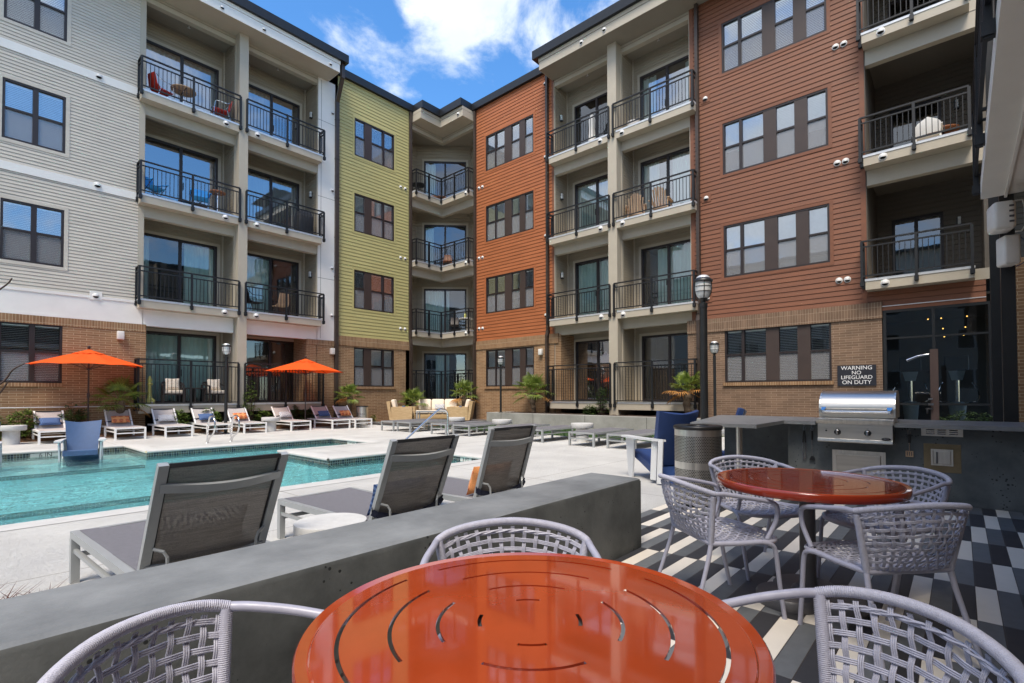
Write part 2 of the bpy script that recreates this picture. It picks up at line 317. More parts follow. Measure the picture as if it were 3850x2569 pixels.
def deck_mat():
    m, n, l, b = nodes('deck_concrete')
    t = n.new('ShaderNodeTexCoord')
    a = n.new('ShaderNodeTexNoise'); a.inputs['Scale'].default_value = .9; a.inputs['Detail'].default_value = 9; a.inputs['Roughness'].default_value = .6; l.new(t.outputs['Object'], a.inputs[0])
    c = n.new('ShaderNodeMix'); c.data_type = 'RGBA'; c.inputs[6].default_value = (.52, .51, .49, 1); c.inputs[7].default_value = (.64, .63, .60, 1)
    r = n.new('ShaderNodeMapRange'); r.inputs[1].default_value = .35; r.inputs[2].default_value = .65; l.new(a.outputs['Fac'], r.inputs[0]); l.new(r.outputs[0], c.inputs['Factor'])
    bt = n.new('ShaderNodeTexBrick'); bt.offset = 0; l.new(t.outputs['Object'], bt.inputs[0]); bt.inputs['Scale'].default_value = 1; bt.inputs['Brick Width'].default_value = 2.95; bt.inputs['Row Height'].default_value = 2.4; bt.inputs['Mortar Size'].default_value = .006; bt.inputs['Mortar Smooth'].default_value = 0
    c2 = n.new('ShaderNodeMix'); c2.data_type = 'RGBA'; l.new(bt.outputs['Fac'], c2.inputs['Factor']); l.new(c.outputs[2], c2.inputs[6]); c2.inputs[7].default_value = (.30, .28, .25, 1)
    l.new(c2.outputs[2], b.inputs['Base Color'])
    p = n.new('ShaderNodeMapping'); p.inputs['Scale'].default_value = (1, 2.2, 1); p.inputs['Rotation'].default_value = (0, 0, R(-48)); l.new(t.outputs['Object'], p.inputs[0])
    f = n.new('ShaderNodeTexNoise'); f.inputs['Scale'].default_value = 42; f.inputs['Detail'].default_value = 5; f.inputs['Roughness'].default_value = .7; l.new(p.outputs[0], f.inputs[0])
    mr = n.new('ShaderNodeMapRange'); mr.inputs[1].default_value = .42; mr.inputs[2].default_value = .56; l.new(f.outputs['Fac'], mr.inputs[0])
    u = n.new('ShaderNodeBump'); u.inputs['Strength'].default_value = .8; u.inputs['Distance'].default_value = .006; l.new(mr.outputs[0], u.inputs['Height']); l.new(u.outputs[0], b.inputs['Normal'])
    b.inputs['Roughness'].default_value = .8
deck_mat()

def pillow_mat(name, kind):
    m, n, l, b = nodes(name); b.inputs['Roughness'].default_value = .85
    t = n.new('ShaderNodeTexCoord'); sp = n.new('ShaderNodeSeparateXYZ'); l.new(t.outputs['Object'], sp.inputs[0])
    def M(op, a, bb=None):
        k = n.new('ShaderNodeMath'); k.operation = op
        for i, q in enumerate((a, bb)):
            if q is None: continue
            if isinstance(q, (int, float)): k.inputs[i].default_value = q
            else: l.new(q, k.inputs[i])
        return k.outputs[0]
    x, z = sp.outputs[0], sp.outputs[2]
    def cell(v, s, off=0.):
        return M('SUBTRACT', M('FRACT', M('ADD', M('DIVIDE', v, s), .5+off)), .5)
    if kind == 'blue':
        a = M('ADD', M('ABSOLUTE', cell(x, .19)), M('ABSOLUTE', cell(z, .16))); f = M('FRACT', M('MULTIPLY', a, 4)); cols = ((.025, .06, .17), (.10, .17, .34), .5)
    elif kind == 'orange':
        cx, cz = M('MULTIPLY', cell(x, .155), .155), M('MULTIPLY', cell(z, .15, .5), .15)
        d = M('SQRT', M('ADD', M('MULTIPLY', cx, cx), M('MULTIPLY', cz, cz))); f = M('MULTIPLY', M('LESS_THAN', d, .052), M('GREATER_THAN', M('FRACT', M('MULTIPLY', d, 52)), .42)); cols = ((.80, .33, .12), (.38, .022, .012), .5)
    else:
        d = M('SQRT', M('ADD', M('MULTIPLY', x, x), M('MULTIPLY', z, z))); an = M('ARCTAN2', z, x)
        f = M('FRACT', M('ADD', M('MULTIPLY', d, 34), M('MULTIPLY', M('GREATER_THAN', M('SINE', M('MULTIPLY', an, 18)), 0), .35))); cols = ((.76, .76, .74), (.03, .05, .14), .58)
    g = M('GREATER_THAN', f, cols[2])
    c = n.new('ShaderNodeMix'); c.data_type = 'RGBA'; l.new(g, c.inputs['Factor']); c.inputs[6].default_value = (*cols[0], 1); c.inputs[7].default_value = (*cols[1], 1)
    nz = n.new('ShaderNodeTexNoise'); nz.inputs['Scale'].default_value = 90; l.new(t.outputs['Object'], nz.inputs[0])
    h = n.new('ShaderNodeHueSaturation'); l.new(M('ADD', M('MULTIPLY', nz.outputs['Fac'], .6), .7), h.inputs['Value']); l.new(c.outputs[2], h.inputs['Color']); l.new(h.outputs[0], b.inputs['Base Color'])
for k_ in ('blue', 'orange', 'medallion'): pillow_mat('pillow_'+k_, k_)
def dots():
    m, n, l, b = nodes('pillow_dots'); t = n.new('ShaderNodeTexCoord'); v = n.new('ShaderNodeTexVoronoi'); v.inputs['Scale'].default_value = 16; v.inputs['Randomness'].default_value = .15; l.new(t.outputs['Object'], v.inputs[0])
    k = n.new('ShaderNodeMath'); k.operation = 'LESS_THAN'; l.new(v.outputs['Distance'], k.inputs[0]); k.inputs[1].default_value = .22
    c = n.new('ShaderNodeMix'); c.data_type = 'RGBA'; l.new(k.outputs[0], c.inputs['Factor']); c.inputs[6].default_value = (.74, .66, .56, 1); c.inputs[7].default_value = (.42, .22, .14, 1); l.new(c.outputs[2], b.inputs['Base Color']); b.inputs['Roughness'].default_value = .9
dots()
def canopy_mat():
    m = MATS['umbrella_orange']; n, l = m.node_tree.nodes, m.node_tree.links; b = n['Principled BSDF']; o = n['Material Output']
    t = n.new('ShaderNodeBsdfTranslucent'); t.inputs[0].default_value = (.80, .040, .0, 1); x = n.new('ShaderNodeMixShader'); x.inputs[0].default_value = .30
    l.new(b.outputs[0], x.inputs[1]); l.new(t.outputs[0], x.inputs[2]); l.new(x.outputs[0], o.inputs[0])
canopy_mat()
def emit(name, col, s):
    m, n, l, b = nodes(name); b.inputs['Base Color'].default_value = (*col, 1)
    b.inputs['Emission Color'].default_value = (*col, 1); b.inputs['Emission Strength'].default_value = s
emit('light_warm', (1, .55, .12), 1.6); emit('light_blue', (.55, .8, 1), 2)

# ---------------------------------------------------------------- mesh helpers
class MB:
    def __init__(s): s.v = []; s.f = []; s.M = None
    def add(s, vs, fs):
        o = len(s.v)
        s.v += [(s.M @ Vector(p))[:] if s.M is not None else tuple(p) for p in vs]
        s.f += [tuple(i+o for i in f) for f in fs]; return s
    def box(s, x0, x1, y0, y1, z0, z1):
        x0, x1 = sorted((x0, x1)); y0, y1 = sorted((y0, y1)); z0, z1 = sorted((z0, z1))
        return s.add([(x0, y0, z0), (x1, y0, z0), (x1, y1, z0), (x0, y1, z0), (x0, y0, z1), (x1, y0, z1), (x1, y1, z1), (x0, y1, z1)],
                     [(0, 3, 2, 1), (4, 5, 6, 7), (0, 1, 5, 4), (1, 2, 6, 5), (2, 3, 7, 6), (3, 0, 4, 7)])
    def rbox(s, x0, x1, y0, y1, z0, z1, r=.02):      # box with bevelled edges (all three axes)
        x0, x1 = sorted((x0, x1)); y0, y1 = sorted((y0, y1)); z0, z1 = sorted((z0, z1))
        r = min(r, (x1-x0)/2.01, (y1-y0)/2.01, (z1-z0)/2.01)
        c = [(x0+r, y0+r), (x1-r, y0+r), (x1-r, y1-r), (x0+r, y1-r)]
        def ring(z, k):
            q = []
            for i, (cx, cy) in enumerate(c):
                for j in range(4):
                    a = math.pi+i*math.pi/2+j*math.pi/6
                    q.append((cx+k*math.cos(a), cy+k*math.sin(a), z))
            return q
        return s.loft([ring(z0, r*.3), ring(z0+r*.3, r*.8), ring(z0+r, r), ring(z1-r, r), ring(z1-r*.3, r*.8), ring(z1, r*.3)], True, True)
    def loft(s, rings, closed=True, caps=False):
        n = len(rings[0]); vs = [p for q in rings for p in q]; fs = []
        for a in range(len(rings)-1):
            for i in range(n if closed else n-1):
                j = (i+1) % n; fs.append((a*n+i, a*n+j, (a+1)*n+j, (a+1)*n+i))
        if caps: fs.append(tuple(range(n-1, -1, -1))); fs.append(tuple(range((len(rings)-1)*n, len(rings)*n)))
        return s.add(vs, fs)
    def tube(s, pts, r, sides=8, closed=False, flat=None):
        pts = [Vector(p) for p in pts]; n = len(pts); rings = []; prev = None
        for i, p in enumerate(pts):
            a = pts[(i-1) % n] if (i or closed) else p; c = pts[(i+1) % n] if (i < n-1 or closed) else p
            d = (c-a).normalized() if (c-a).length > 1e-9 else Vector((0, 0, 1))
            if prev is None: u = d.orthogonal().normalized() if abs(d.z) > .9 else d.cross(Vector((0, 0, 1))).normalized()
            else: u = (prev-d*prev.dot(d)).normalized()
            prev = u; w = d.cross(u); rr = r[i] if isinstance(r, (list, tuple)) else r
            k = flat or 1
            rings.append([(p+u*rr*math.cos(t)+w*rr*k*math.sin(t))[:] for t in (2*math.pi*j/sides for j in range(sides))])
        if closed: rings.append(rings[0]); return s.loft(rings, True, False)
        return s.loft(rings, True, True)
    def bar(s, a, b, w, h):                          # rectangular bar from a to b (w horizontal, h the other way)
        a, b = Vector(a), Vector(b); d = (b-a).normalized()
        u = d.cross(Vector((0, 0, 1))); u = u.normalized() if u.length > 1e-4 else Vector((1, 0, 0)); v = u.cross(d)
        q = lambda p: [(p+u*x*w/2+v*y*h/2)[:] for x, y in ((-1, -1), (1, -1), (1, 1), (-1, 1))]
        return s.loft([q(a), q(b)], True, True)
    def lathe(s, prof, c=(0, 0, 0), n=24, caps=True):
        return s.loft([[(c[0]+r*math.cos(2*math.pi*i/n), c[1]+r*math.sin(2*math.pi*i/n), c[2]+z) for i in range(n)] for r, z in prof], True, caps)
    def prism(s, poly, z0, z1):
        n = len(poly)
        return s.add([(x, y, z0) for x, y in poly]+[(x, y, z1) for x, y in poly],
                     [tuple(range(n-1, -1, -1)), tuple(range(n, 2*n))]+[(i, (i+1) % n, (i+1) % n+n, i+n) for i in range(n)])
    def build(s, name, material, parent=None, smooth=False, **kw):
        me = bpy.data.meshes.new(name); me.from_pydata(s.v, [], s.f); me.update()
        for m in (material if isinstance(material, (list, tuple)) else [material]): me.materials.append(MATS[m])
        if smooth:
            me.polygons.foreach_set('use_smooth', [True]*len(me.polygons))
            try: me.set_sharp_from_angle(angle=R(52))
            except Exception: pass
        o = bpy.data.objects.new(name, me); COL.objects.link(o)
        if parent is not None: o.parent = parent
        for k, v in kw.items(): o[k] = v
        return o
def fixn(o):
    import bmesh
    b = bmesh.new(); b.from_mesh(o.data); bmesh.ops.recalc_face_normals(b, faces=b.faces); b.to_mesh(o.data); b.free(); return o
def thing(name, label, cat, loc=(0, 0, 0), rz=0, group=None):
    o = bpy.data.objects.new(name, None); COL.objects.link(o); o.empty_display_size = .2
    o.location = loc; o.rotation_euler = (0, 0, rz); o['label'] = label; o['category'] = cat
    if group: o['group'] = group
    return o
def tag(o, label, cat, group=None):
    o['label'] = label; o['category'] = cat
    if group: o['group'] = group
    return o
def kids(o): return [c for c in bpy.data.objects if c.parent == o]
def dup(o, loc, rz, label=None, group=None, parent=None):
    r = o.copy(); COL.objects.link(r)
    if parent is None:
        r.location = loc; r.rotation_euler = (0, 0, rz)
        if label: r['label'] = label
        if group: r['group'] = group
    else: r.parent = parent
    for c in kids(o): dup(c, None, None, parent=r)
    return r
def catmull(pts, n=6, closed=False):
    P = [Vector(p) for p in pts]; out = []; N = len(P)
    for i in range(N if closed else N-1):
        g = lambda k: P[k % N] if closed else P[min(max(k, 0), N-1)]
        a, b, c, d = g(i-1), g(i), g(i+1), g(i+2)
        for j in range(n):
            t = j/n
            out.append((.5*((2*b)+(c-a)*t+(2*a-5*b+4*c-d)*t*t+(3*b-a-3*c+d)*t**3))[:])
    if not closed: out.append(P[-1][:])
    return out
def text_obj(body, size, name, material, parent, M, align='CENTER', ext=.002):
    cu = bpy.data.curves.new(name, 'FONT'); cu.body = body; cu.size = size; cu.align_x = align; cu.align_y = 'CENTER'; cu.extrude = ext
    cu.space_line = .86
    o = bpy.data.objects.new(name, cu); COL.objects.link(o)
    dg = bpy.context.evaluated_depsgraph_get(); me = bpy.data.meshes.new_from_object(o.evaluated_get(dg))
    bpy.data.objects.remove(o); me.transform(M); me.materials.clear(); me.materials.append(MATS[material])
    r = bpy.data.objects.new(name, me); COL.objects.link(r); r.parent = parent
    return r
def structure(o): o['kind'] = 'structure'; return o
# ================================================================ BUILDINGS
YL, XR, SP, ZB = 19.77, 16.9, 3.37, .68          # wall planes, storey pitch, underside of the lowest slab
BACKL, BACKR = 1.13, .95
FL = Matrix(((1, 0, 0, 0), (0, 1, 0, YL), (0, 0, 1, 0), (0, 0, 0, 1)))
FR = Matrix(((0, 1, 0, XR), (1, 0, 0, 0), (0, 0, 1, 0), (0, 0, 0, 1)))
_add = MB.add
def add2(s, vs, fs):
    if s.M is not None and s.M.to_3x3().determinant() < 0: fs = [tuple(reversed(f)) for f in fs]
    return _add(s, vs, fs)
MB.add = add2
def FMB(F): m = MB(); m.M = F; return m
def zs(k): return ZB+SP*k
def zt(k): return ZB+SP*k+.28

def intervals(u0, u1, za, zb, holes):
    cuts = sorted((max(u0, h[0]), min(u1, h[1])) for h in holes if h[0] < u1 and h[1] > u0 and h[2] < (za+zb)/2 < h[3])
    res = []; c = u0
    for a, b in cuts:
        if a > c+1e-4: res.append((c, a))
        c = max(c, b)
    if c < u1-1e-4: res.append((c, u1))
    return res
def flat_wall(mb, u0, u1, z0, z1, holes=(), d=0):
    zz = sorted({z0, z1, *[z for h in holes for z in h[2:4] if z0 < z < z1]})
    for za, zb in zip(zz, zz[1:]):
        for a, b in intervals(u0, u1, za, zb, holes): mb.add([(a, d, za), (b, d, za), (b, d, zb), (a, d, zb)], [(0, 1, 2, 3)])
def siding(mb, u0, u1, z0, z1, holes=(), h=.105, lip=.017, d=0, gap=.009):
    bd = []; z = z0
    while z < z1-1e-4: bd.append((z, min(z+h, z1))); z += h
    hz = [q for hh in holes for q in hh[2:4]]
    for za, zb in bd:
        zt_ = zb-gap; zz = sorted({za, zt_, *[q for q in hz if za < q < zt_]})
        for a, b in zip(zz, zz[1:]):
            da = d-lip*(1-.75*(a-za)/h); db = d-lip*(1-.75*(b-za)/h)
            for p, q in intervals(u0, u1, a, b, holes):
                mb.add([(p, da, a), (q, da, a), (q, db, b), (p, db, b)], [(0, 1, 2, 3)])
                if a == za: mb.add([(p, d+.022, a), (q, d+.022, a), (q, d-lip, a), (p, d-lip, a)], [(0, 1, 2, 3)])
                if b == zt_: mb.add([(p, db, b), (q, db, b), (q, d+.022, b), (p, d+.022, b), (p, d+.022, zb), (q, d+.022, zb)], [(0, 1, 2, 3), (3, 2, 5, 4)])
def reveal(mb, u0, u1, z0, z1, d0=0, d1=.10):
    mb.box(u0-.02, u0, d0, d1, z0, z1).box(u1, u1+.02, d0, d1, z0, z1).box(u0, u1, d0, d1, z1, z1+.02).box(u0, u1, d0, d1, z0-.02, z0)
def frame_box(mb, u0, u1, z0, z1, w, d0, d1):
    mb.box(u0, u0+w, d0, d1, z0, z1).box(u1-w, u1, d0, d1, z0, z1).box(u0+w, u1-w, d0, d1, z0, z0+w).box(u0+w, u1-w, d0, d1, z1-w, z1)
def slats(mb, u0, u1, z0, z1, d, tilt=.6, pitch=.05):
    z = z1
    while z > z0+pitch*.5:
        mb.add([(u0, d+.018, z-.012+.018*tilt), (u1, d+.018, z-.012+.018*tilt), (u1, d-.018, z-.012-.018*tilt), (u0, d-.018, z-.012-.018*tilt)], [(0, 1, 2, 3)])
        z -= pitch
VR = random.Random(11)
def window(F, P, u0, u1, z0, z1, units, panels=(), tilt=1.0, drop=1.0, trim=None):
    gl = 'glass_low' if z0 < 2 else 'glass'
    m = FMB(F); zm = z0+(z1-z0)*.52
    frame_box(m, u0, u1, z0, z1, .055, -.012, .09)
    us = sorted(units)
    for (a, b), (c, e) in zip(us, us[1:]):
        if (b, c) not in panels and c-b < .25: m.box(b, c, -.006, .088, z0+.055, z1-.055)
    for a, b in us: m.box(a, b, .0, .07, zm-.028, zm+.028)
    w = m.build('window', 'window_frame', P)
    for a, b in panels:
        q = FMB(F); q.box(a, b, -.004, .06, z0+.055, z1-.055); q.build('mullion_panel', 'mullion_panel', w)
    bl = FMB(F); it = FMB(F)
    for a, b in us:
        g = FMB(F); g.add([(a, .055, z0+.05), (b, .055, z0+.05), (b, .055, z1-.05), (a, .055, z1-.05)], [(0, 1, 2, 3)]); g.build('pane', gl, w)
        s = FMB(F); s.add([(a, .035, z0+.05), (b, .035, z0+.05), (b, .035, zm-.03), (a, .035, zm-.03)], [(0, 1, 2, 3)]); s.build('insect_screen', 'insect_screen', w)
        dr = (drop if not callable(drop) else drop(a))*(1 if VR.random() > .16 else VR.uniform(.45, .8))
        if dr > 0: slats(bl, a+.01, b-.01, z1-.06-(z1-z0-.12)*dr, z1-.06, .095, tilt)
        if dr > 0: bl.box(a+.01, b-.01, .078, .11, z1-.10, z1-.06)
    if bl.v: bl.build('blind', 'blind', w)
    it.box(u0+.01, u1-.01, .45, .47, z0, z1).box(u0, u0+.02, .09, .45, z0, z1).box(u1-.02, u1, .09, .45, z0, z1).box(u0+.02, u1-.02, .09, .45, z1-.02, z1).box(u0+.02, u1-.02, .09, .45, z0, z0+.02)
    it.build('interior', 'interior', w)
    if trim:
        t = FMB(F); frame_box(t, u0-.095, u1+.095, z0-.095, z1+.095, .093, -.026, .0); t.build('window_trim', trim, P)
    return w
def curtain_mesh(F, u0, u1, z0, z1, d, amp=.025, wave=.16):
    n = max(4, int((u1-u0)/.02)); m = FMB(F); k = n+1
    vs = [(u0+(u1-u0)*i/n, d+amp*math.sin((u0+(u1-u0)*i/n)*2*math.pi/wave), z) for z in (z0, z1) for i in range(k)]
    m.add(vs, [(i, i+1, k+i+1, k+i) for i in range(n)]); return m
def sliding_door(F, P, u0, u1, z0, z1, mull, d, cur=((0, 1),), cmat='curtain', gl='glass'):
    m = FMB(F); frame_box(m, u0, u1, z0, z1, .075, d-.05, d+.06); m.box(mull-.045, mull+.045, d-.045, d+.055, z0+.075, z1-.075)
    m.box(u0+.03, u1-.03, d-.055, d-.02, z0+.0, z0+.05)
    w = m.build('sliding_door', 'window_frame', P)
    for a, b in ((u0+.07, mull-.04), (mull+.04, u1-.07)):
        g = FMB(F); g.add([(a, d, z0+.07), (b, d, z0+.07), (b, d, z1-.07), (a, d, z1-.07)], [(0, 1, 2, 3)]); g.build('pane', gl, w)
    h = FMB(F); h.box(mull+.055, mull+.075, d-.09, d-.045, z0+.95, z0+1.2); h.build('handle', 'black_metal', w)
    for a, b in cur:
        c = curtain_mesh(F, u0+.08+(u1-u0-.16)*a, u0+.08+(u1-u0-.16)*b, z0+.06, z1-.1, d+.13); c.build('curtain', cmat, w, smooth=True)
    it = FMB(F); it.box(u0-.2, u1+.2, d+1.2, d+1.22, z0, z1).box(u0-.02, u0, d+.06, d+1.2, z0, z1).box(u1, u1+.02, d+.06, d+1.2, z0, z1).box(u0, u1, d+.06, d+1.2, z1, z1+.02).box(u0, u1, d+.06, d+1.2, z0-.02, z0)
    it.build('interior', 'interior', w)
def railing(P, path, z, h=1.03, ext=(), name='railing', low=.09, down=.2):
    """path: list of (x,y) world points; posts at every vertex plus the extra points in ext"""
    m = MB(); post = []
    for (x0, y0), (x1, y1) in zip(path, path[1:]):
        m.bar((x0, y0, z+h), (x1, y1, z+h), .055, .04); m.bar((x0, y0, z+h-.15), (x1, y1, z+h-.15), .035, .035); m.bar((x0, y0, z+low), (x1, y1, z+low), .035, .035)
        L = math.hypot(x1-x0, y1-y0); n = max(1, int(L/.112))
        for i in range(1, n):
            t = i/n; x, y = x0+(x1-x0)*t, y0+(y1-y0)*t; m.box(x-.0085, x+.0085, y-.0085, y+.0085, z+low+.018, z+h-.168)
    r = m.build(name, 'railing', P)
    for x, y in list(path)+list(ext):
        q = MB(); q.box(x-.03, x+.03, y-.03, y+.03, z-down, z+h-.02); q.box(x-.045, x+.045, y-.045, y+.045, z-down+.02, z-down+.14); q.build('post', 'railing', r)
    return r
def W(F, u, d): v = F @ Vector((u, d, 0)); return (v.x, v.y)
def wall_lamp(F, P, u, d, z, side):
    m = FMB(F); m.box(u, u+side*.03, d-.06, d+.06, z-.19, z+.03); m.box(u, u+side*.11, d-.055, d+.055, z-.20, z-.16)
    w = m.build('wall_lamp', 'black_metal', P)
    g = FMB(F); g.rbox(u+side*.03, u+side*.10, d-.05, d+.05, z-.155, z-.03, .008); g.rbox(u+side*.03, u+side*.10, d-.05, d+.05, z-.02, z+.06, .008); g.build('lamp_shade', 'lamp_glass', w)
def vent(F, P, u, d, z, plate=None, big=1.):
    n = 16; r = .082*big; C = lambda rr, dd: [(u+rr*math.cos(2*math.pi*i/n), dd, z+rr*math.sin(2*math.pi*i/n)) for i in range(n)]
    m = FMB(F); m.loft([C(r*1.2, d), C(r*1.2, d-.012), C(r*.98, d-.016), C(r*.98, d-.03)], True, False)
    rings = []
    for j in range(6):                                # hood: upper part of a sphere, open below
        a = R(-18+j*(R(0)+ (90+18)/5)); rings.append([(u+r*math.cos(a)*math.cos(b_), d-.014-r*.85*math.cos(a)*math.sin(b_), z+r*math.sin(a)) for b_ in (math.pi*k/10 for k in range(11))])
    m.loft(rings, False); v = m.build('vent', 'vent_white', P, smooth=True)
    k = FMB(F); k.add(C(r*.97, d-.02), [tuple(range(n-1, -1, -1))]); k.build('vent_opening', 'dark_hole', v)
    if plate:
        p = FMB(F); p.box(u-.15*big, u+.15*big, d-.018, d-.0, z-.13*big, z+.13*big); p.build('vent_plate', plate, v)
def downspout(P, pts, w=.13, d=.10):
    m = MB()
    for a, b in zip(pts, pts[1:]): m.bar(a, b, w, d)
    o = m.build('downspout', 'downspout', P)
    zz = min(p[2] for p in pts)+1.2; x, y = pts[-1][:2]; b = MB()
    while zz < max(p[2] for p in pts[-2:]): b.box(x-w*.62, x+w*.62, y-d*.62, y+d*.62, zz, zz+.03); zz += 1.68
    b.build('strap', 'downspout', o)
def bay(F, P, u0, u1, back, dz, curtains, siding_mat='siding_beige', h=.105, side_u0=True, side_u1=True, ext0=0, ext1=0, door_h=2.52, brick0=None, top=14.36, gls=None, open0=False):
    """recessed balcony bay over four storeys: side walls, back walls, doors, ceilings, slabs and beams"""
    for k in range(4):
        z0 = zt(k); z1 = zs(k+1) if k < 3 else top; a, b, mull = dz
        m = FMB(F); siding(m, u0, u1, z0, z1, [(a, b, z0-.1, z0+door_h)], h, .012, d=back); m.build('wall', siding_mat, P)
        n = FMB(F)
        for uu, s_ in ((u0, 1), (u1, -1)):
            z = z0; v = FMB(F)
            while z < z1-1e-3:
                zz = min(z+h, z1); l0, l1 = uu+s_*.012, uu
                v.add([(l0, -.0, z), (l0, back, z), (l1, back, zz), (l1, 0, zz)], [(0, 1, 2, 3) if s_ > 0 else (3, 2, 1, 0)])
                v.add([(l0, 0, z), (l0, back, z), (uu, back, z), (uu, 0, z)], [(3, 2, 1, 0) if s_ > 0 else (0, 1, 2, 3)]); z = zz
            v.build('side_wall', siding_mat, P)
        for uu in (u0, u1): n = FMB(F); n.box(uu-.02 if uu == u1 else uu-.001, uu+.001 if uu == u1 else uu+.02, -.02, .09, z0, z1); n.box(uu-.05 if uu == u1 else uu, uu if uu == u1 else uu+.05, back-.05, back-.002, z0, z1); n.build('corner_board', 'trim_beige', P)
        if brick0 and k == 0:
            q = FMB(F); q.box(brick0[0], brick0[1], -.012, back, z0-.9, z1-.32); q.build('side_wall', brick0[2], P)
        t = FMB(F); frame_box(t, a-.10, b+.10, z0-.1, z0+door_h+.10, .098, back-.028, back+.01); t.build('door_trim', 'trim_beige', P)
        cu, cm, gl = curtains[k]
        sliding_door(F, P, a, b, z0+.02, z0+door_h, mull, back+.03, cu, cm, gl)
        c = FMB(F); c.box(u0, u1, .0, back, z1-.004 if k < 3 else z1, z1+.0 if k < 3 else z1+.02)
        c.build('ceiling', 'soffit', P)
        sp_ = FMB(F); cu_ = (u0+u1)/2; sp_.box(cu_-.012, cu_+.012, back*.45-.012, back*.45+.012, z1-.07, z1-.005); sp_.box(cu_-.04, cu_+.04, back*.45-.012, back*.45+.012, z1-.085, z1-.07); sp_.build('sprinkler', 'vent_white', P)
        s = FMB(F); s.box(u0-ext0, u1+ext1, -.37, .0, zs(k), zt(k)-.05); s.box(u0, u1, 0, back, zs(k)+.003, zt(k)-.004); sl = s.build('balcony_slab', 'trim_beige', P)
        f = FMB(F); f.box(u0-ext0-.01, u1+ext1+.01, -.385, -.002, zt(k)-.05, zt(k)+.012); f.build('flashing', 'flashing', sl)
        if k < 3:
            b_ = FMB(F); b_.box(u0, u1, .01, .22, zs(k+1)-.35, zs(k+1)-.003); b_.build('beam', 'trim_beige', P)
    b_ = FMB(F); b_.box(u0, u1, .01, .22, 14.2, 14.47); b_.build('beam', 'trim_beige', P)

# ---------------------------------------------------------------- left wing: grey, white and brick
LW = thing('apartment_building', 'grey sided apartment wing with white bands, tan brick base and stacked balconies on the left', 'building', (2, YL, 0))
class Sh:                                          # keep children in world coordinates under a moved parent
    pass
_build = MB.build
def build2(s, name, material, parent=None, smooth=False, **kw):
    o = _build(s, name, material, parent, smooth, **kw)
    if parent is not None and parent.get('category') == 'building': o.location = -parent.location
    return o
MB.build = build2
WZ = [(1.62, 3.33), (5.04, 6.74), (8.43, 10.12), (11.79, 13.46)]
wins = [(.97, 2.30)]
gh = [(.97, 2.30, a, b) for a, b in WZ]+[(-3.2, -1.9, a, b) for a, b in WZ]
m = FMB(FL)
siding(m, -9, 4.09, 4.30, 7.55, gh, .1, .017); siding(m, -9, 4.09, 7.78, 10.95, gh, .1, .017); siding(m, -9, 4.09, 11.20, 14.95, gh, .1, .017)
m.build('wall', 'siding_grey', LW)
m = FMB(FL); m.box(-9, 4.09, -.035, .0, 7.55, 7.78).box(-9, 4.09, -.035, 0, 10.95, 11.20); m.build('trim_band', 'trim_white', LW)
m = FMB(FL); m.box(-9, 4.235, -.03, .1, 3.62, 4.22); m.box(-9, 4.09, -.05, 0, 4.22, 4.30); m.box(-9, 4.23, -.045, 0, 3.55, 3.62); m.build('trim_band', 'trim_white', LW)
m = FMB(FL); m.box(4.09, 4.23, -.022, .25, 4.30, 14.2); m.build('corner_board', 'trim_beige', LW)
m = FMB(FL); flat_wall(m, -9, 4.32, -.1, 3.31, [h for h in gh], -.03); m.build('brick_wall', 'brick_left', LW)
m = FMB(FL); m.box(4.318, 4.34, -.03, BACKL, .0, 3.55); m.build('brick_wall', 'brick_right', LW)
m = FMB(FL); m.box(-9, 4.33, -.045, 0, 3.31, 3.55); m.build('soldier_course', 'brick_left_soldier', LW)
for u0, u1 in ((.97, 2.30), (-3.2, -1.9)):
    for k, (a, b) in enumerate(WZ):
        mid = (u0+u1)/2
        window(FL, LW, u0, u1, a, b, [(u0+.06, mid-.045), (mid+.075, u1-.06)], tilt=(.25, .35, 1.6, 1.6)[k], drop=1., trim='siding_grey' if k else None)
        if k == 0:
            q = FMB(FL); q.box(u0-.03, u1+.03, -.09, .06, a-.105, a); q.build('sill', 'brick_left_soldier', LW)
cur = ([((0, 1),), 'curtain', 'glass_dark'], [((.0, .12), (.58, 1)), 'curtain', 'glass_dark'], [(), 'curtain', 'glass'], [((0, 1),), 'curtain_dark', 'glass'])
bay(FL, LW, 4.23, 6.99, BACKL, (4.33, 6.78, 5.58), cur, ext0=.15)
cur = ([((0, .05),), 'curtain', 'glass_dark'], [((0, .55),), 'curtain', 'glass_dark'], [((.0, 1),), 'curtain_dark', 'glass'], [((0, .5),), 'curtain_dark', 'glass'])
bay(FL, LW, 7.30, 10.17, BACKL, (7.62, 9.92, 8.76), cur, ext0=-.0, ext1=.0, brick0=(9.728, 10.16, 'brick_right'))
m = FMB(FL); m.box(6.99, 7.30, -.36, BACKL, -.1, 14.48); m.build('column', 'trim_beige', LW)
m = FMB(FL); m.box(10.17, 10.92, -.02, .05, 3.53, 14.48); pn = m.build('wall_panel', 'trim_white', LW)
m = FMB(FL)
for z in (6.1, 9.5, 12.7): m.box(10.17, 10.92, -.0215, -.0195, z, z+.012)
m.box(10.30, 10.312, -.0215, -.0195, 3.6, 14.4); m.build('panel_joint', 'dark_hole', pn)
m = FMB(FL); m.box(4.23, 6.985, -.02, .21, 3.52, 4.045).box(7.305, 10.17, -.02, .21, 3.52, 4.045); m.build('trim_band', 'trim_white', LW)
m = FMB(FL); m.box(9.72, 10.92, -.02, .05, -.1, 3.31); m.build('brick_wall', 'brick_left', LW)
m = FMB(FL); m.box(9.72, 10.92, -.035, .05, 3.31, 3.53); m.build('soldier_course', 'brick_left_soldier', LW)
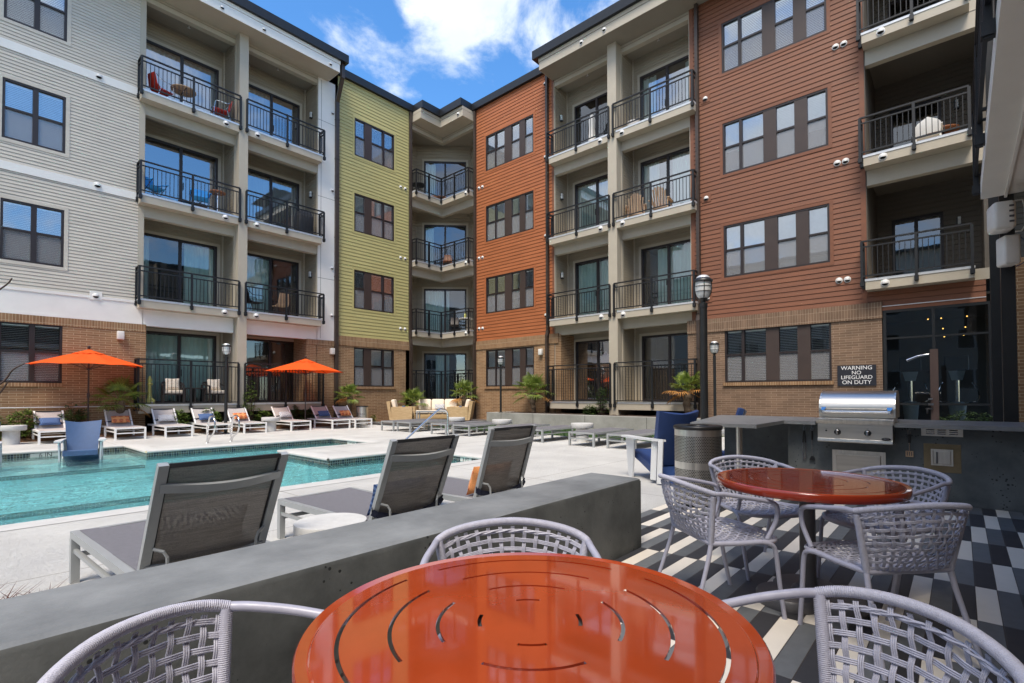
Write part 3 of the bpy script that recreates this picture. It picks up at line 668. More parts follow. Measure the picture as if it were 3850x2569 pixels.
for k in range(4):
    g = k == 0; h = 1.45 if g else 1.03; z = zt(k)
    railing(LW, [W(FL, 4.06, -.02), W(FL, 4.06, -.41), W(FL, 7.02, -.41)], z, h, [W(FL, 5.52, -.41)], low=.05 if g else .09)
    railing(LW, [W(FL, 7.24, -.41), W(FL, 10.24, -.41), W(FL, 10.24, -.02)], z, h, [W(FL, 8.72, -.41)], low=.05 if g else .09)
    if k: wall_lamp(FL, LW, 10.17, .5, z+2.02, -1); vent(FL, LW, 6.55, -.37, z-.14); vent(FL, LW, 7.62, -.37, z-.14)
    else: wall_lamp(FL, LW, 10.17, .5, z+2.02, -1)
for z in (4.31, 7.72, 11.1): vent(FL, LW, 3.05, -.035, z, 'trim_white' if z < 5 else None)
for z in (13.2, 9.9, 6.6, 4.6): vent(FL, LW, 10.80, -.03, z, None, .8)
def roof_block(P, poly_f, poly_c, names=('roof', 'fascia', 'soffit', 'coping')):
    pass
m = MB(); m.box(-9, 10.62, 18.84, YL+3, 14.48, 14.80); f_ = m.build('fascia', 'trim_white', LW)
m = MB(); m.box(-9, 10.64, 18.82, YL+3, 14.812, 14.95); m.build('fascia_board', 'trim_white', f_)
m = MB(); m.box(-9, 10.60, 18.86, YL+.6, 14.474, 14.478); m.build('soffit', 'trim_beige', LW)
m = MB(); m.box(-9, 10.95, 18.70, YL+3, 14.953, 15.28); m.build('roof', 'coping', LW)
for x in (6.2, 7.6, 10.2): vent(Matrix.Translation((0, 18.84, 0)), LW, x, 0, 14.62, None, .8)
m = MB(); m.box(-9, 4.1, YL+.6, YL+9, -.1, 14.47).box(4.1, 10.9, YL+2.6, YL+9, -.1, 14.47); m.build('core_wall', 'interior', LW)
m = MB(); m.bar((10.80, 18.93, 14.95), (10.80, 18.93, 14.35), .15, .12); m.bar((10.80, 18.93, 14.42), (10.99, YL-.08, 13.75), .15, .12); m.bar((10.99, YL-.08, 13.80), (10.99, YL-.08, -.1), .15, .12)
ds = m.build('downspout', 'downspout', LW)
m = MB()
for z in [1.2+1.68*i for i in range(8)]: m.box(10.9, 11.08, YL-.15, YL-.01, z, z+.03)
m.build('strap', 'downspout', ds)

# ---------------------------------------------------------------- olive wing
OW = thing('apartment_building', 'narrow olive green sided section with three rows of windows above tan brick', 'building', (13, YL, 0))
ow = [(11.85, 13.93, a, b) for a, b in WZ]
m = FMB(FL); siding(m, 11.05, 14.85, 3.78, 14.96, ow, .148, .022); m.build('wall', 'siding_olive', OW)
m = FMB(FL); flat_wall(m, 10.92, 14.90, -.1, 3.38, ow, -.03); m.build('brick_wall', 'brick_left', OW)
m = FMB(FL); m.box(10.95, 14.92, -.07, .02, 3.38, 3.78); m.build('soldier_course', 'brick_left_soldier', OW)
for k, (a, b) in enumerate(WZ):
    window(FL, OW, 11.85, 13.93, a, b, [(11.91, 12.37), (12.73, 13.31), (13.40, 13.87)], panels=[(12.37, 12.73)], tilt=(1.0, .7, 1.5, 1.1)[k], trim='siding_olive' if k else None)
q = FMB(FL); q.box(11.80, 13.98, -.09, .06, 1.515, 1.62); q.build('sill', 'brick_left_soldier', OW)
m = MB(); m.box(10.95, 14.95, YL-.15, YL+3, 14.963, 15.29); m.build('roof', 'coping', OW)
m = MB(); m.box(10.95, 14.75, YL+.6, YL+9, -.1, 14.95); m.build('core_wall', 'interior', OW)
for k in (1, 2, 3):
    for u in (14.30, 14.56): vent(FL, OW, u, -.012, zs(k)+.33, None, .8)
downspout(OW, [(14.83, YL-.07, 14.95), (14.83, YL-.07, 3.95), (14.83, YL-.13, 3.70), (14.83, YL-.13, -.1)])

# ---------------------------------------------------------------- stepped balconies in the inner corner
CW = thing('corner_balcony_stack', 'beige stacked corner balconies with black railings between olive and rust walls', 'building', (15.9, 18.6, 0))
cur = [([(.25, .6)], 'curtain', 'glass_dark'), ([(0, .6)], 'curtain', 'glass_dark'), ([(0, .2)], 'curtain', 'glass_dark'), ([(0, .25)], 'curtain', 'glass_dark')]
# diagonal back wall frame: u along (.707,-.707), d along (.707,.707)
FD = Matrix(((.7071, .7071, 0, 17.35), (-.7071, .7071, 0, 20.15), (0, 0, 1, 0), (0, 0, 0, 1)))
for k in range(4):
    z0 = zt(k); z1 = zs(k+1) if k < 3 else 14.36
    m = FMB(FL); siding(m, 14.9, 16.35, z0, z1, [], .148, .012, d=1.4); m.build('wall', 'siding_beige', CW)
    m = FMB(FR); siding(m, 17.35, 19.2, z0, z1, [], .148, .012, d=1.4); m.build('wall', 'siding_beige', CW)
    m = FMB(FD); siding(m, -1.45, 1.45, z0, z1, [(-1.05, 1.15, z0-.1, z0+2.45)], .148, .012, d=0); m.build('wall', 'siding_beige', CW)
    m = FMB(FD); frame_box(m, -1.15, 1.25, z0-.1, z0+2.55, .098, -.03, .0); m.build('door_trim', 'trim_beige', CW)
    cu, cm, gl = cur[k]
    sliding_door(FD, CW, -1.05, 1.15, z0+.02, z0+2.45, .05, .03, cu, cm, gl)
    m = MB(); m.box(14.88, 14.9, YL, YL+1.4, z0, z1).box(XR, XR+1.4, 17.33, 17.35, z0, z1); m.build('side_wall', 'siding_beige', CW)
    L_ = [(14.92, YL+1.4), (14.92, YL-.35), (16.53, YL-.35), (16.53, 17.42), (XR+1.4, 17.42), (XR+1.4, YL+1.4)]
    o = MB().prism(L_, zs(k), zt(k)-.05).build('balcony_slab', 'trim_beige', CW)
    L2 = [(14.91, YL-.03), (14.91, YL-.365), (16.515, YL-.365), (16.515, 17.41), (XR-.03, 17.41), (XR-.03, YL-.03)]
    MB().prism(L2, zt(k)-.05, zt(k)+.012).build('flashing', 'flashing', o)
    m = MB()
    if k < 3:
        za, zb = zs(k+1)-.38, zs(k+1)-.003
        m.box(14.9, XR+.2, YL+.01, YL+.2, za, zb).box(XR+.01, XR+.2, 17.36, YL+.01, za, zb); m.build('beam', 'trim_beige', CW)
    p = [(14.93, YL-.05), (14.93, YL-.39), (16.49, YL-.39), (16.49, 17.40), (XR-.05, 17.40)]
    h = 1.45 if k == 0 else 1.03
    railing(CW, p, zt(k), h, [(15.72, YL-.39), (16.49, 18.4)], low=.05 if k == 0 else .09)
    if k: vent(FR, CW, 17.62, -.37, zt(k)-.14, None, .9)
m = MB(); m.box(14.9, XR+.2, YL+.01, YL+.2, 14.2, 14.47).box(XR+.01, XR+.2, 17.36, YL+.01, 14.2, 14.47); m.build('beam', 'trim_beige', CW)
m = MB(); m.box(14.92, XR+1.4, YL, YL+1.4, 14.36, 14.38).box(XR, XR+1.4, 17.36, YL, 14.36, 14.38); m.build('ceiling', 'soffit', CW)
RP = lambda e: [(14.95-e*.0, YL+2), (14.95, YL-.70-e), (16.16-e, YL-.70-e), (16.16-e, 17.44), (XR+2, 17.44), (XR+2, YL+2)]
fo = MB().prism(RP(0), 14.48, 14.80).build('fascia', 'trim_beige', CW)
MB().prism(RP(.02), 14.812, 14.95).build('fascia_board', 'trim_beige', fo)
MB().prism(RP(.13), 14.953, 15.30).build('roof', 'coping', CW)
vent(Matrix(((0, 1, 0, 16.16), (1, 0, 0, 0), (0, 0, 1, 0), (0, 0, 0, 1))), CW, 17.75, 0, 14.66, None, .9)
m = MB(); m.box(14.8, 27, 22.6, 26, -.1, 15.2).box(19.9, 27, 17.3, 22.6, -.1, 15.2); m.build('core_wall', 'interior', CW)
m = MB(); m.box(14.6, 14.92, YL-.03, YL+.4, -.1, 3.4).box(XR-.03, XR+.4, 17.22, 17.42, -.1, 3.4); m.build('pier', 'brick_left', CW)

# ---------------------------------------------------------------- rust wing with beige balcony bays
RW = thing('apartment_building', 'rust red sided apartment wing with beige balcony bays and tan brick base on the right', 'building', (XR, 9, 0))
ro = [(13.72, 16.62, a, b) for a, b in WZ]; rb = [(2.75, 5.72, a, b) for a, b in WZ]
m = FMB(FR); siding(m, 12.72, 17.25, 3.78, 14.96, ro, .148, .022); m.build('wall', 'siding_rust', RW, label='orange rust siding of the narrow section beside the inner corner')
m = FMB(FR); flat_wall(m, 12.62, 17.32, -.1, 3.38, ro, -.03); m.build('brick_wall', 'brick_right', RW)
m = FMB(FR); m.box(12.40, 17.34, -.07, .02, 3.38, 3.78); m.build('soldier_course', 'brick_right_soldier', RW)
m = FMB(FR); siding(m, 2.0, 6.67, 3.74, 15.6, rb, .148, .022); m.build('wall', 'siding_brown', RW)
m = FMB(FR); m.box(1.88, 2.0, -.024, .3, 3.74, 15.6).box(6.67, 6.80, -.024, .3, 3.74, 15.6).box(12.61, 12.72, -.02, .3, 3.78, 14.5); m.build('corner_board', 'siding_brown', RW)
m = FMB(FR); flat_wall(m, 1.57, 6.95, -.1, 3.30, rb, -.03); m.build('brick_wall', 'brick_right_shaded', RW)
m = FMB(FR); m.box(1.56, 6.95, -.07, .02, 3.30, 3.74); m.build('soldier_course', 'brick_right_shaded_soldier', RW)
tl = (.9, .8, 1.5, 1.2)
for k, (a, b) in enumerate(WZ):
    window(FR, RW, 13.72, 16.62, a, b, [(16.05, 16.56), (15.44, 15.97), (14.54, 15.02), (13.78, 14.22)], panels=[(15.02, 15.44), (14.22, 14.54)], tilt=tl[k], drop=(lambda u: .5) if k == 0 else 1., trim='siding_rust' if k else None)
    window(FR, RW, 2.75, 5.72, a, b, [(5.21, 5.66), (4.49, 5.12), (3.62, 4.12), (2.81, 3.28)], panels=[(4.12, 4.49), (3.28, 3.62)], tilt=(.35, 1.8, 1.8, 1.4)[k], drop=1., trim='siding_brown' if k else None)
for u0, u1 in ((13.67, 16.68), (2.70, 5.77)):
    q = FMB(FR); q.box(u0, u1, -.09, .06, 1.515, 1.62); q.build('sill', 'brick_right_soldier', RW)
cur = ([(), 'curtain', 'glass'], [((.1, 1),), 'curtain', 'glass_dark'], [((.3, 1),), 'curtain', 'glass'], [((0, .3),), 'curtain', 'glass_dark'])
bay(FR, RW, 9.83, 12.61, BACKR, (10.0, 12.22, 11.12), cur, brick0=(12.3, 12.60, 'brick_left'))
cur = ([(), 'curtain', 'glass_dark'], [((0, .75),), 'curtain', 'glass_dark'], [((.7, 1), (0, .45)), 'curtain', 'glass'], [((0, .2), (.75, 1)), 'curtain', 'glass'])
bay(FR, RW, 6.80, 9.46, BACKR, (6.92, 9.15, 8.05), cur, ext0=.26)
m = FMB(FR); m.box(9.46, 9.83, -.36, BACKR, -.1, 14.48); m.build('column', 'trim_beige', RW)
for k in range(4):
    g = k == 0; h = 1.45 if g else 1.03; z = zt(k)
    railing(RW, [W(FR, 12.68, -.02), W(FR, 12.68, -.41), W(FR, 9.76, -.41)], z, h, [W(FR, 11.24, -.41)], low=.05 if g else .09)
    railing(RW, [W(FR, 9.58, -.41), W(FR, 6.56, -.41), W(FR, 6.56, -.02)], z, h, [W(FR, 8.08, -.41)], low=.05 if g else .09)
    wall_lamp(FR, RW, 12.61, .45, z+2.02, -1)
    if k: vent(FR, RW, 10.15, -.37, z-.14); vent(FR, RW, 9.22, -.37, z-.14)
for k in (1, 2, 3):
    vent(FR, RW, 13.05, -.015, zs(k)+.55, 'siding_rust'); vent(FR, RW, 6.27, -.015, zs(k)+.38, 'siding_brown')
    for u in (2.54, 2.34): vent(FR, RW, u, -.015, zs(k)+.42, None, .9)
    for u in (16.85, 17.08): vent(FR, RW, u, -.012, zs(k)+.33, None, .8)
vent(FR, RW, 13.05, -.015, 14.5, 'siding_rust')
m = MB(); m.box(15.97, XR+3, 1.2, 12.67, 14.48, 14.80); f_ = m.build('fascia', 'trim_beige', RW)
m = MB(); m.box(15.95, XR+3, 1.2, 12.69, 14.812, 14.95); m.build('fascia_board', 'trim_beige', f_)
m = MB(); m.box(15.99, XR+.6, 1.2, 12.65, 14.474, 14.478); m.build('soffit', 'soffit', RW)
m = MB(); m.box(15.82, XR+3, 1.2, 12.92, 14.953, 15.30); m.build('roof', 'coping', RW)
m = MB(); m.box(XR-.15, XR+3, 12.925, 17.44, 14.963, 15.29); m.build('roof', 'coping', RW)
for y in (10.6, 9.6): vent(Matrix(((0, 1, 0, 15.97), (1, 0, 0, 0), (0, 0, 1, 0), (0, 0, 0, 1))), RW, y, 0, 14.66, None, .9)
m = MB(); m.box(XR+.6, XR+9, 2.0, 6.7, -.1, 14.96).box(XR+.6, XR+9, 12.7, 17.2, -.1, 14.96).box(XR+2.3, XR+9, 6.7, 12.7, -.1, 14.96); m.build('core_wall', 'interior', RW)
downspout(RW, [(XR-.08, 12.92, 14.9), (XR-.08, 12.92, 3.95), (XR-.15, 12.92, 3.7), (XR-.15, 12.92, -.1)], .14)
downspout(RW, [(XR-.09, 6.52, 15.5), (XR-.09, 6.52, 3.95), (XR-.16, 6.52, 3.7), (XR-.16, 6.52, -.1)], .16)
downspout(RW, [(XR-.07, 17.30, 14.9), (XR-.07, 17.30, 3.95), (XR-.13, 17.30, 3.7), (XR-.13, 17.30, -.1)], .13)
# shaded end: deep covered balconies above the gym window
for k in (1, 2, 3, 4):
    s = FMB(FR); s.box(-.30, 1.88, -.40, -.0, zs(k), zt(k)-.05); s.box(-3, 1.88, .0, 2.3, zs(k)+.003, zt(k)-.004); sl = s.build('balcony_slab', 'trim_beige', RW)
    f = FMB(FR); f.box(-.31, 1.89, -.415, -.002, zt(k)-.05, zt(k)+.012); f.build('flashing', 'flashing', sl)
    railing(RW, [W(FR, 1.95, -.05), W(FR, 1.95, -.44), W(FR, -.26, -.44)], zt(k), 1.03, [W(FR, .80, -.44)])
    m = FMB(FR); siding(m, -3, 1.88, zt(k), zs(k+1), [(.30, 1.5, zt(k)-.1, zt(k)+2.2)], .148, .012, d=2.3); m.build('wall', 'siding_recess_shade', RW)
    m = FMB(FR); m.box(-.62, -.5, .3, 2.3, zt(k), zs(k+1)); m.build('side_wall', 'siding_recess_shade', RW)  # wall added to close off the recess and deepen its shade
    m = FMB(FR); m.box(-3, 1.86, .22, 2.3, zs(k+1)-.03, zs(k+1)-.001); m.build('ceiling', 'ceiling_recess_shade', RW)
    m = FMB(FR); m.box(1.86, 1.88, .0, 2.3, zt(k), zs(k+1)); m.build('side_wall', 'siding_recess_shade', RW)
    m = FMB(FR); m.box(-3, 1.88, 2.9, 2.92, zt(k), zs(k+1)); m.build('interior', 'interior', RW)
    sliding_door(FR, RW, .30, 1.5, zt(k)+.02, zt(k)+2.2, .92, 2.33, (), 'curtain', 'glass_dark')
    wall_lamp(FR, RW, .02, 2.28, zt(k)+1.9, -1)
    m = FMB(FR); m.box(-3, 1.88, .01, .22, zs(k)-.42, zs(k)-.003)
    if k > 1: m.build('beam', 'trim_beige', RW)
    vent(FR, RW, 1.45, -.40, zt(k)-.15)
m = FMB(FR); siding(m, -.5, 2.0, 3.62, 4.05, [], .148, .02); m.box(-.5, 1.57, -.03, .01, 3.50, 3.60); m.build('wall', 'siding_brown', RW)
m = FMB(FR); m.box(-.5, 1.60, -.045, .0, 3.60, 3.62); m.build('flashing', 'flashing', RW)
m = FMB(FR); frame_box(m, -.6, 1.55, .35, 3.50, .07, -.02, .06); m.box(.47, .53, -.018, .05, .42, 3.43); m.box(-.53, 1.48, -.016, .045, 2.71, 2.76); m.box(-.53, 1.48, -.016, .045, .95, 1.0)
gw = m.build('window', 'black_metal', RW, label='large dark storefront window of the gym with black mullions')
for a, b in ((-.53, .47), (.53, 1.48)):
    g = FMB(FR); g.add([(a, .02, .42), (b, .02, .42), (b, .02, 3.43), (a, .02, 3.43)], [(0, 1, 2, 3)]); g.build('pane', 'glass_gym', gw)
m = FMB(FR); m.box(-3, 3, 5, 5.05, 0, 4).box(2.9, 3, .1, 5, 0, 4).box(-3, 3, .1, 5, 3.7, 3.75).box(-3, 3, .1, 5, .0, .05); m.build('interior', 'interior', gw)
m = FMB(FR); m.box(-3, -.6, .0, .1, -.1, 4.04); m.build('brick_wall', 'brick_right', RW)

# ---------------------------------------------------------------- near wing on the right edge (runs along X beside the patio)
NW = thing('apartment_building', 'near brick wing with white underside of its balcony at the right edge', 'building', (6, -.75, 0))
NB = Matrix(((1, 0, 0, 0), (0, -1, 0, -.75), (0, 0, 1, 0), (0, 0, 0, 1)))
m = MB(); m.box(-2.0, 10.6, -1.0, -.75, -.1, 4.03); m.box(10.35, 10.6, -2.2, -1.0, -.1, 4.03); m.build('brick_wall', 'brick_left', NW)
m = MB(); m.box(14.6, 14.9, -1.5, -.66, -.1, 4.03); m.build('pier', 'brick_right', NW)
m = MB(); m.box(10.6, 14.6, -1.6, -1.4, -.1, 4.03); m.build('storefront', 'gym_dark', NW)
for k in (1, 2):
    s = MB(); s.box(.8, 9.9, -2.4, -.257, zs(k), zt(k)-.03); sl = s.build('balcony_slab', 'trim_white', NW)
    MB().box(.8, 9.93, -.53, -.50, zs(k)-.03, zs(k)-.001).build('soffit_trim', 'trim_white', sl)
    railing(NW, [(.8, -.21), (3.2, -.21), (5.6, -.21), (8.0, -.21), (9.93, -.21), (9.93, -.6)], zt(k), 1.03, [])
    m = MB(); m.box(-2, 16, -2.5, -2.3, zt(k), zs(k+1)-.001); m.build('wall', 'siding_beige', NW)
    m = MB(); m.box(10.1, 10.6, -2.3, -.9, zt(k), zs(k+1)-.001); m.build('wall', 'siding_beige', NW)
m = MB(); m.box(9.95, 10.12, -.60, -.45, -.1, 10.7); m.build('downspout', 'black_metal', NW)
m = MB(); m.box(12.9, 13.05, -.58, -.44, -.1, 10.7); m.build('downspout', 'black_metal', NW)
m = MB(); m.box(-2.5, 16.2, -6, -2.2, 10.82, 11.1); m.build('roof', 'coping', NW)

# ---------------------------------------------------------------- wing across the courtyard (unseen, added for the window reflections)
AW = thing('apartment_building', 'grey sided apartment wing facing the courtyard from behind the camera', 'building', (-24, 6, 0))
FA = Matrix(((0, -1, 0, -24), (1, 0, 0, 0), (0, 0, 1, 0), (0, 0, 0, 1)))
ah = [(y, y+2.2, a, b) for y in (-14, -8, -2, 4, 10, 16, 22) for a, b in WZ]
m = FMB(FA); flat_wall(m, -18, 28, 0, 15, ah); m.build('wall', 'siding_grey', AW)
m = MB(); m.box(-34, -24.2, -18, 28, 0, 14.9); m.build('core_wall', 'interior', AW)
m = MB(); m.box(-34, -23.6, -18.3, 28.3, 15, 15.3); m.build('roof', 'coping', AW)
m = FMB(FA)
for h_ in ah: frame_box(m, h_[0], h_[1], h_[2], h_[3], .08, -.03, .1); m.box((h_[0]+h_[1])/2-.06, (h_[0]+h_[1])/2+.06, -.02, .1, h_[2]+.08, h_[3]-.08)
m.build('window', 'trim_white', AW)
# ================================================================ GROUND AND POOL
POOL = [(-9, 3.07, 6.95, 15.80), (3.07, 5.08, 6.95, 13.80), (5.08, 7.60, 11.63, 13.80), (5.08, 7.22, 6.95, 9.38)]
def in_pool(x, y): return any(a < x < b and c < y < d for a, b, c, d in POOL)
def cells(x0, x1, y0, y1, cut, z, mb, extra=()):
    xs = sorted({x0, x1, *[v for r in list(cut)+list(extra) for v in r[:2] if x0 < v < x1]}); ys = sorted({y0, y1, *[v for r in list(cut)+list(extra) for v in r[2:] if y0 < v < y1]})
    for a, b in zip(xs, xs[1:]):
        for c, d in zip(ys, ys[1:]):
            mx_, my_ = (a+b)/2, (c+d)/2
            if any(r[0] < mx_ < r[1] and r[2] < my_ < r[3] for r in cut): continue
            mb.add([(a, c, z), (b, c, z), (b, d, z), (a, d, z)], [(0, 1, 2, 3)])
PATIO = (-4, 7.75, -.75, 2.55)
m = MB(); cells(-120, 150, -120, 150, [(-9.5, 8.1, 6.4, 16.3)], -.12, m); structure(m.build('ground', 'ground'))
m = MB(); cells(-12, 16.9, -2.5, 18.95, POOL+[PATIO, (12.3, 15.3, 5.2, 15.6)], 0, m); structure(m.build('pool_deck', 'deck_concrete'))
m = MB(); cells(PATIO[0], PATIO[1], PATIO[2], PATIO[3], [], .0, m); structure(m.build('patio_paving', 'patio_tile'))
m = MB(); m.box(12.22, 12.3, 5.2, 15.6, -.1, .012); structure(m.build('kerb', 'coping_stone'))
# pool edges: coping nose, mosaic band, walls, floor, ledge and steps
def pool_edges():
    e = []
    xs = sorted({v for r in POOL for v in r[:2]}); ys = sorted({v for r in POOL for v in r[2:]})
    for a, b in zip(xs, xs[1:]):
        for c, d in zip(ys, ys[1:]):
            mx_, my_ = (a+b)/2, (c+d)/2
            if not in_pool(mx_, my_): continue
            if not in_pool(a-.01, my_): e.append(((a, c), (a, d), (1, 0)))
            if not in_pool(b+.01, my_): e.append(((b, c), (b, d), (-1, 0)))
            if not in_pool(mx_, c-.01): e.append(((a, c), (b, c), (0, 1)))
            if not in_pool(mx_, d+.01): e.append(((a, d), (b, d), (0, -1)))
    return e
cop, mos, wal = MB(), MB(), MB()
for (ax, ay), (bx, by), (nx, ny) in pool_edges():
    def strip(mb, pr):                               # pr: profile of (offset into the pool, z)
        rings = [[(ax+nx*o, ay+ny*o, z), (bx+nx*o, by+ny*o, z)] for o, z in pr]
        mb.loft(rings, False)
    zc = .0035 if nx else .0048
    strip(cop, [(-.30, zc), (.015, zc), (.032, -.006), (.038, -.025), (.032, -.045), (.0, -.052)])
    strip(mos, [(.0, -.05), (.0, -.22)]); strip(wal, [(.0, -.22), (.0, -1.25)])
structure(cop.build('pool_coping', 'coping_stone', None, True)); structure(mos.build('waterline_tile', 'mosaic_tile')); structure(wal.build('pool_wall', 'pool_plaster'))
m = MB(); m.box(-9, 7.6, 6.95, 15.8, -1.3, -1.2); m.box(-9, 3.07, 13.95, 15.82, -1.2, -.33); m.box(-9, 3.07, 11.3, 13.95, -1.2, -.62); m.box(-9, 3.0, 9.8, 11.3, -1.2, -.9); structure(m.build('pool_floor', 'pool_plaster'))
m = MB(); m.box(-9, 3.07, 13.93, 14.0, -.40, -.326).box(-9, 3.0, 11.27, 11.34, -.70, -.615); structure(m.build('step_edge_tile', 'mosaic_tile'))
m = MB()
def wcell(x0, x1, y0, y1):
    nx_, ny_ = max(1, int((x1-x0)/.5)), max(1, int((y1-y0)/.5))
    m.add([(x0+(x1-x0)*i/nx_, y0+(y1-y0)*j/ny_, -.135) for j in range(ny_+1) for i in range(nx_+1)], [(j*(nx_+1)+i, j*(nx_+1)+i+1, (j+1)*(nx_+1)+i+1, (j+1)*(nx_+1)+i) for j in range(ny_) for i in range(nx_)])
wcell(-9, 3.07, 6.95, 13.97)
for r in POOL[1:]: wcell(*r)
structure(m.build('pool_water', 'water')); m = MB(); wcell(-9, 3.07, 13.97, 15.80); structure(m.build('pool_water', 'water_shallow'))
# beds, lawn, terrace
def heap(x0, x1, y0, y1, z, amp, name, mt, step=.12):
    m = MB(); nx_, ny_ = int((x1-x0)/step)+1, max(2, int((y1-y0)/step)+1)
    vs = [(x0+(x1-x0)*i/nx_, y0+(y1-y0)*j/ny_, z+amp*random.random()*(0 if j == 0 else 1)+(0 if j == 0 else amp)) for j in range(ny_+1) for i in range(nx_+1)]
    m.add(vs, [(j*(nx_+1)+i, j*(nx_+1)+i+1, (j+1)*(nx_+1)+i+1, (j+1)*(nx_+1)+i) for j in range(ny_) for i in range(nx_)])
    o = m.build(name, mt); o['kind'] = 'stuff'; return o
heap(-9, 14.6, 18.95, 19.76, .0, .05, 'mulch', 'mulch')
heap(15.6, 16.85, 1.7, 15.4, .42, .04, 'mulch', 'soil')
heap(12.5, 16.8, 15.65, 17.3, .02, .04, 'mulch', 'mulch')
m = MB()
for _ in range(5200):                               # short synthetic lawn
    x, y = random.uniform(12.32, 15.28), random.uniform(5.3, 15.5); a = random.random()*6.28; w = .02; h = random.uniform(.02, .045)
    m.add([(x-w*math.cos(a), y-w*math.sin(a), .0), (x+w*math.cos(a), y+w*math.sin(a), .0), (x+random.uniform(-.02, .02), y+random.uniform(-.02, .02), h)], [(0, 1, 2)])
m.box(12.3, 15.3, 5.2, 15.6, -.1, .004)
g_ = m.build('lawn', 'grass'); g_['kind'] = 'stuff'
m = MB(); m.box(12.2, 16.6, 15.75, 18.95, .0, .045); m.box(12.0, 16.6, 15.7, 18.9, .045, .10); structure(m.build('terrace', 'deck_boards'))
# concrete walls
def rwall(x0, x1, y0, y1, z1, r=.03):
    pr = [(y0, -.05), (y0, z1-r), (y0+r*.3, z1-r*.3), (y0+r, z1), (y1-r, z1), (y1-r*.3, z1-r*.3), (y1, z1-r), (y1, -.05)]
    return pr
t = thing('low_wall', 'dark grey cast concrete seat wall with a rounded top between the patio and the loungers', 'wall', (2, 2.2, 0))
n = 90; rings = []
for i in range(n+1):
    x = -6+(3.83+6)*i/n; dx = 0
    e = random.uniform(-.0025, .0025); y0, y1, z1, r = 1.985+e, 2.47, .566, .028
    if i == n: r = .05
    rings.append([(x-2, y-2.2, z) for y, z in [(y0, -.05), (y0, .25), (y0, z1-r), (1.985+.028*.35, z1-.028*.35)]])
body = MB(); body.loft(rings, False); body.add([(3.83-2, 1.985-2.2, -.05), (3.83-2, 2.47-2.2, -.05), (3.83-2, 2.47-2.2, .54), (3.83-2, 1.985-2.2, .54)], [(0, 1, 2, 3)])
body.add([(-8, .27, -.05), (1.83, .27, -.05), (1.83, .27, .54), (-8, .27, .54)], [(3, 2, 1, 0)])
body.loft([[(3.83-2, 1.985-2.2, .54), (3.83-2, .27, .54)], [(3.82-2, 2.0-2.2, .556), (3.82-2, .26, .556)], [(3.80-2, 2.013-2.2, .566), (3.80-2, .25, .566)]], False)
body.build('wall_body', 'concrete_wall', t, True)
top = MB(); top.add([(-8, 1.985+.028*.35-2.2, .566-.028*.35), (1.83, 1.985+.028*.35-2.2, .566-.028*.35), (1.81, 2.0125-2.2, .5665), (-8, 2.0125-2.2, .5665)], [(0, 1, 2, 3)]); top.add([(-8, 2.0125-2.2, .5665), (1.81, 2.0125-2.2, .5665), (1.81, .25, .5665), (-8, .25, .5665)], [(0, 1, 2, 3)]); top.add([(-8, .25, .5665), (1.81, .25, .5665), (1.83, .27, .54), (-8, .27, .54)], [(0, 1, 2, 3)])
top.build('wall_top', 'concrete_top_lit', t)
t = thing('planter_wall', 'pale weathered concrete planter wall behind the lawn and the flat loungers', 'wall', (15.4, 9, 0))
m = MB(); m.rbox(-.1, .18, -7.4, 6.05, -.05, .5, .012); m.rbox(.18, 1.4, 5.78, 6.05, -.05, .498, .012); m.build('wall_body', 'planter_concrete', t)
m = MB()
for y in (-6.1, -3.7, -1.3, 1.1, 3.5, 5.2): m.box(-.1015, -.099, y, y+.012, 0, .49)
m.build('joint', 'dark_hole', t)

# ================================================================ SUN LOUNGERS
HY = 1.30
def back_parts(root, frame, sl, ang, see):
    """adjustable back, hinged at y=1.17"""
    L = .66; w = .30; hy, hz = HY, .335; ca, sa = math.cos(ang), math.sin(ang)
    P = lambda x, s, o=0.: (x, hy+ca*s-sa*o, hz+sa*s+ca*o)
    m = MB()
    for sx in (-1, 1): m.bar(P(sx*w, -.03), P(sx*w, L), .045, .032)
    def bow(s): return [P(-w+2*w*i/10, s-.03*math.sin(math.pi*i/10)*0, -.012-.045*math.sin(math.pi*i/10)) for i in range(11)]
    def bowbar(s, hw, th):
        rings = []
        for i in range(17):
            f = i/16; x = -w+2*w*f; o = -.012-.045*math.sin(math.pi*f)
            rings.append([P(x, s-hw, o-th), P(x, s+hw, o-th), P(x, s+hw, o+th), P(x, s-hw, o+th)])
        m.loft(rings, True, True)
    bowbar(L*.80, .024, .009); bowbar(.035, .014, .010)
    bf = m.build('back_frame', frame, root)
    m = MB()
    for sx in (-1, 1):
        m.tube([P(sx*(w-.02), .16, -.02), P(sx*(w-.06), .155, -.05), P(sx*(w-.075), .13, -.07), P(sx*(w-.08), .05, -.10)], .009, 6)
    m.tube([P(-(w-.08), .05, -.10), P(w-.08, .05, -.10)], .011, 6); m.build('support_rod', frame, bf)
    m = MB(); n = 10
    m.add([P(-w+.022+(2*w-.044)*i/n, s, -.018*math.sin(math.pi*i/n)) for s in (.0, .3, L-.01) for i in range(n+1)], [(j*(n+1)+i, j*(n+1)+i+1, (j+1)*(n+1)+i+1, (j+1)*(n+1)+i) for j in range(2) for i in range(n)])
    s_ = m.build('back_sling', see, bf, True)
    m = MB(); m.bar(P(-w+.022, L-.012), P(w-.022, L-.012), .03, .022)
    for sx in (-1, 1): m.bar(P(sx*(w-.026), .0), P(sx*(w-.026), L-.01), .012, .01)
    m.build('sling_hem', 'sling_edge', s_)
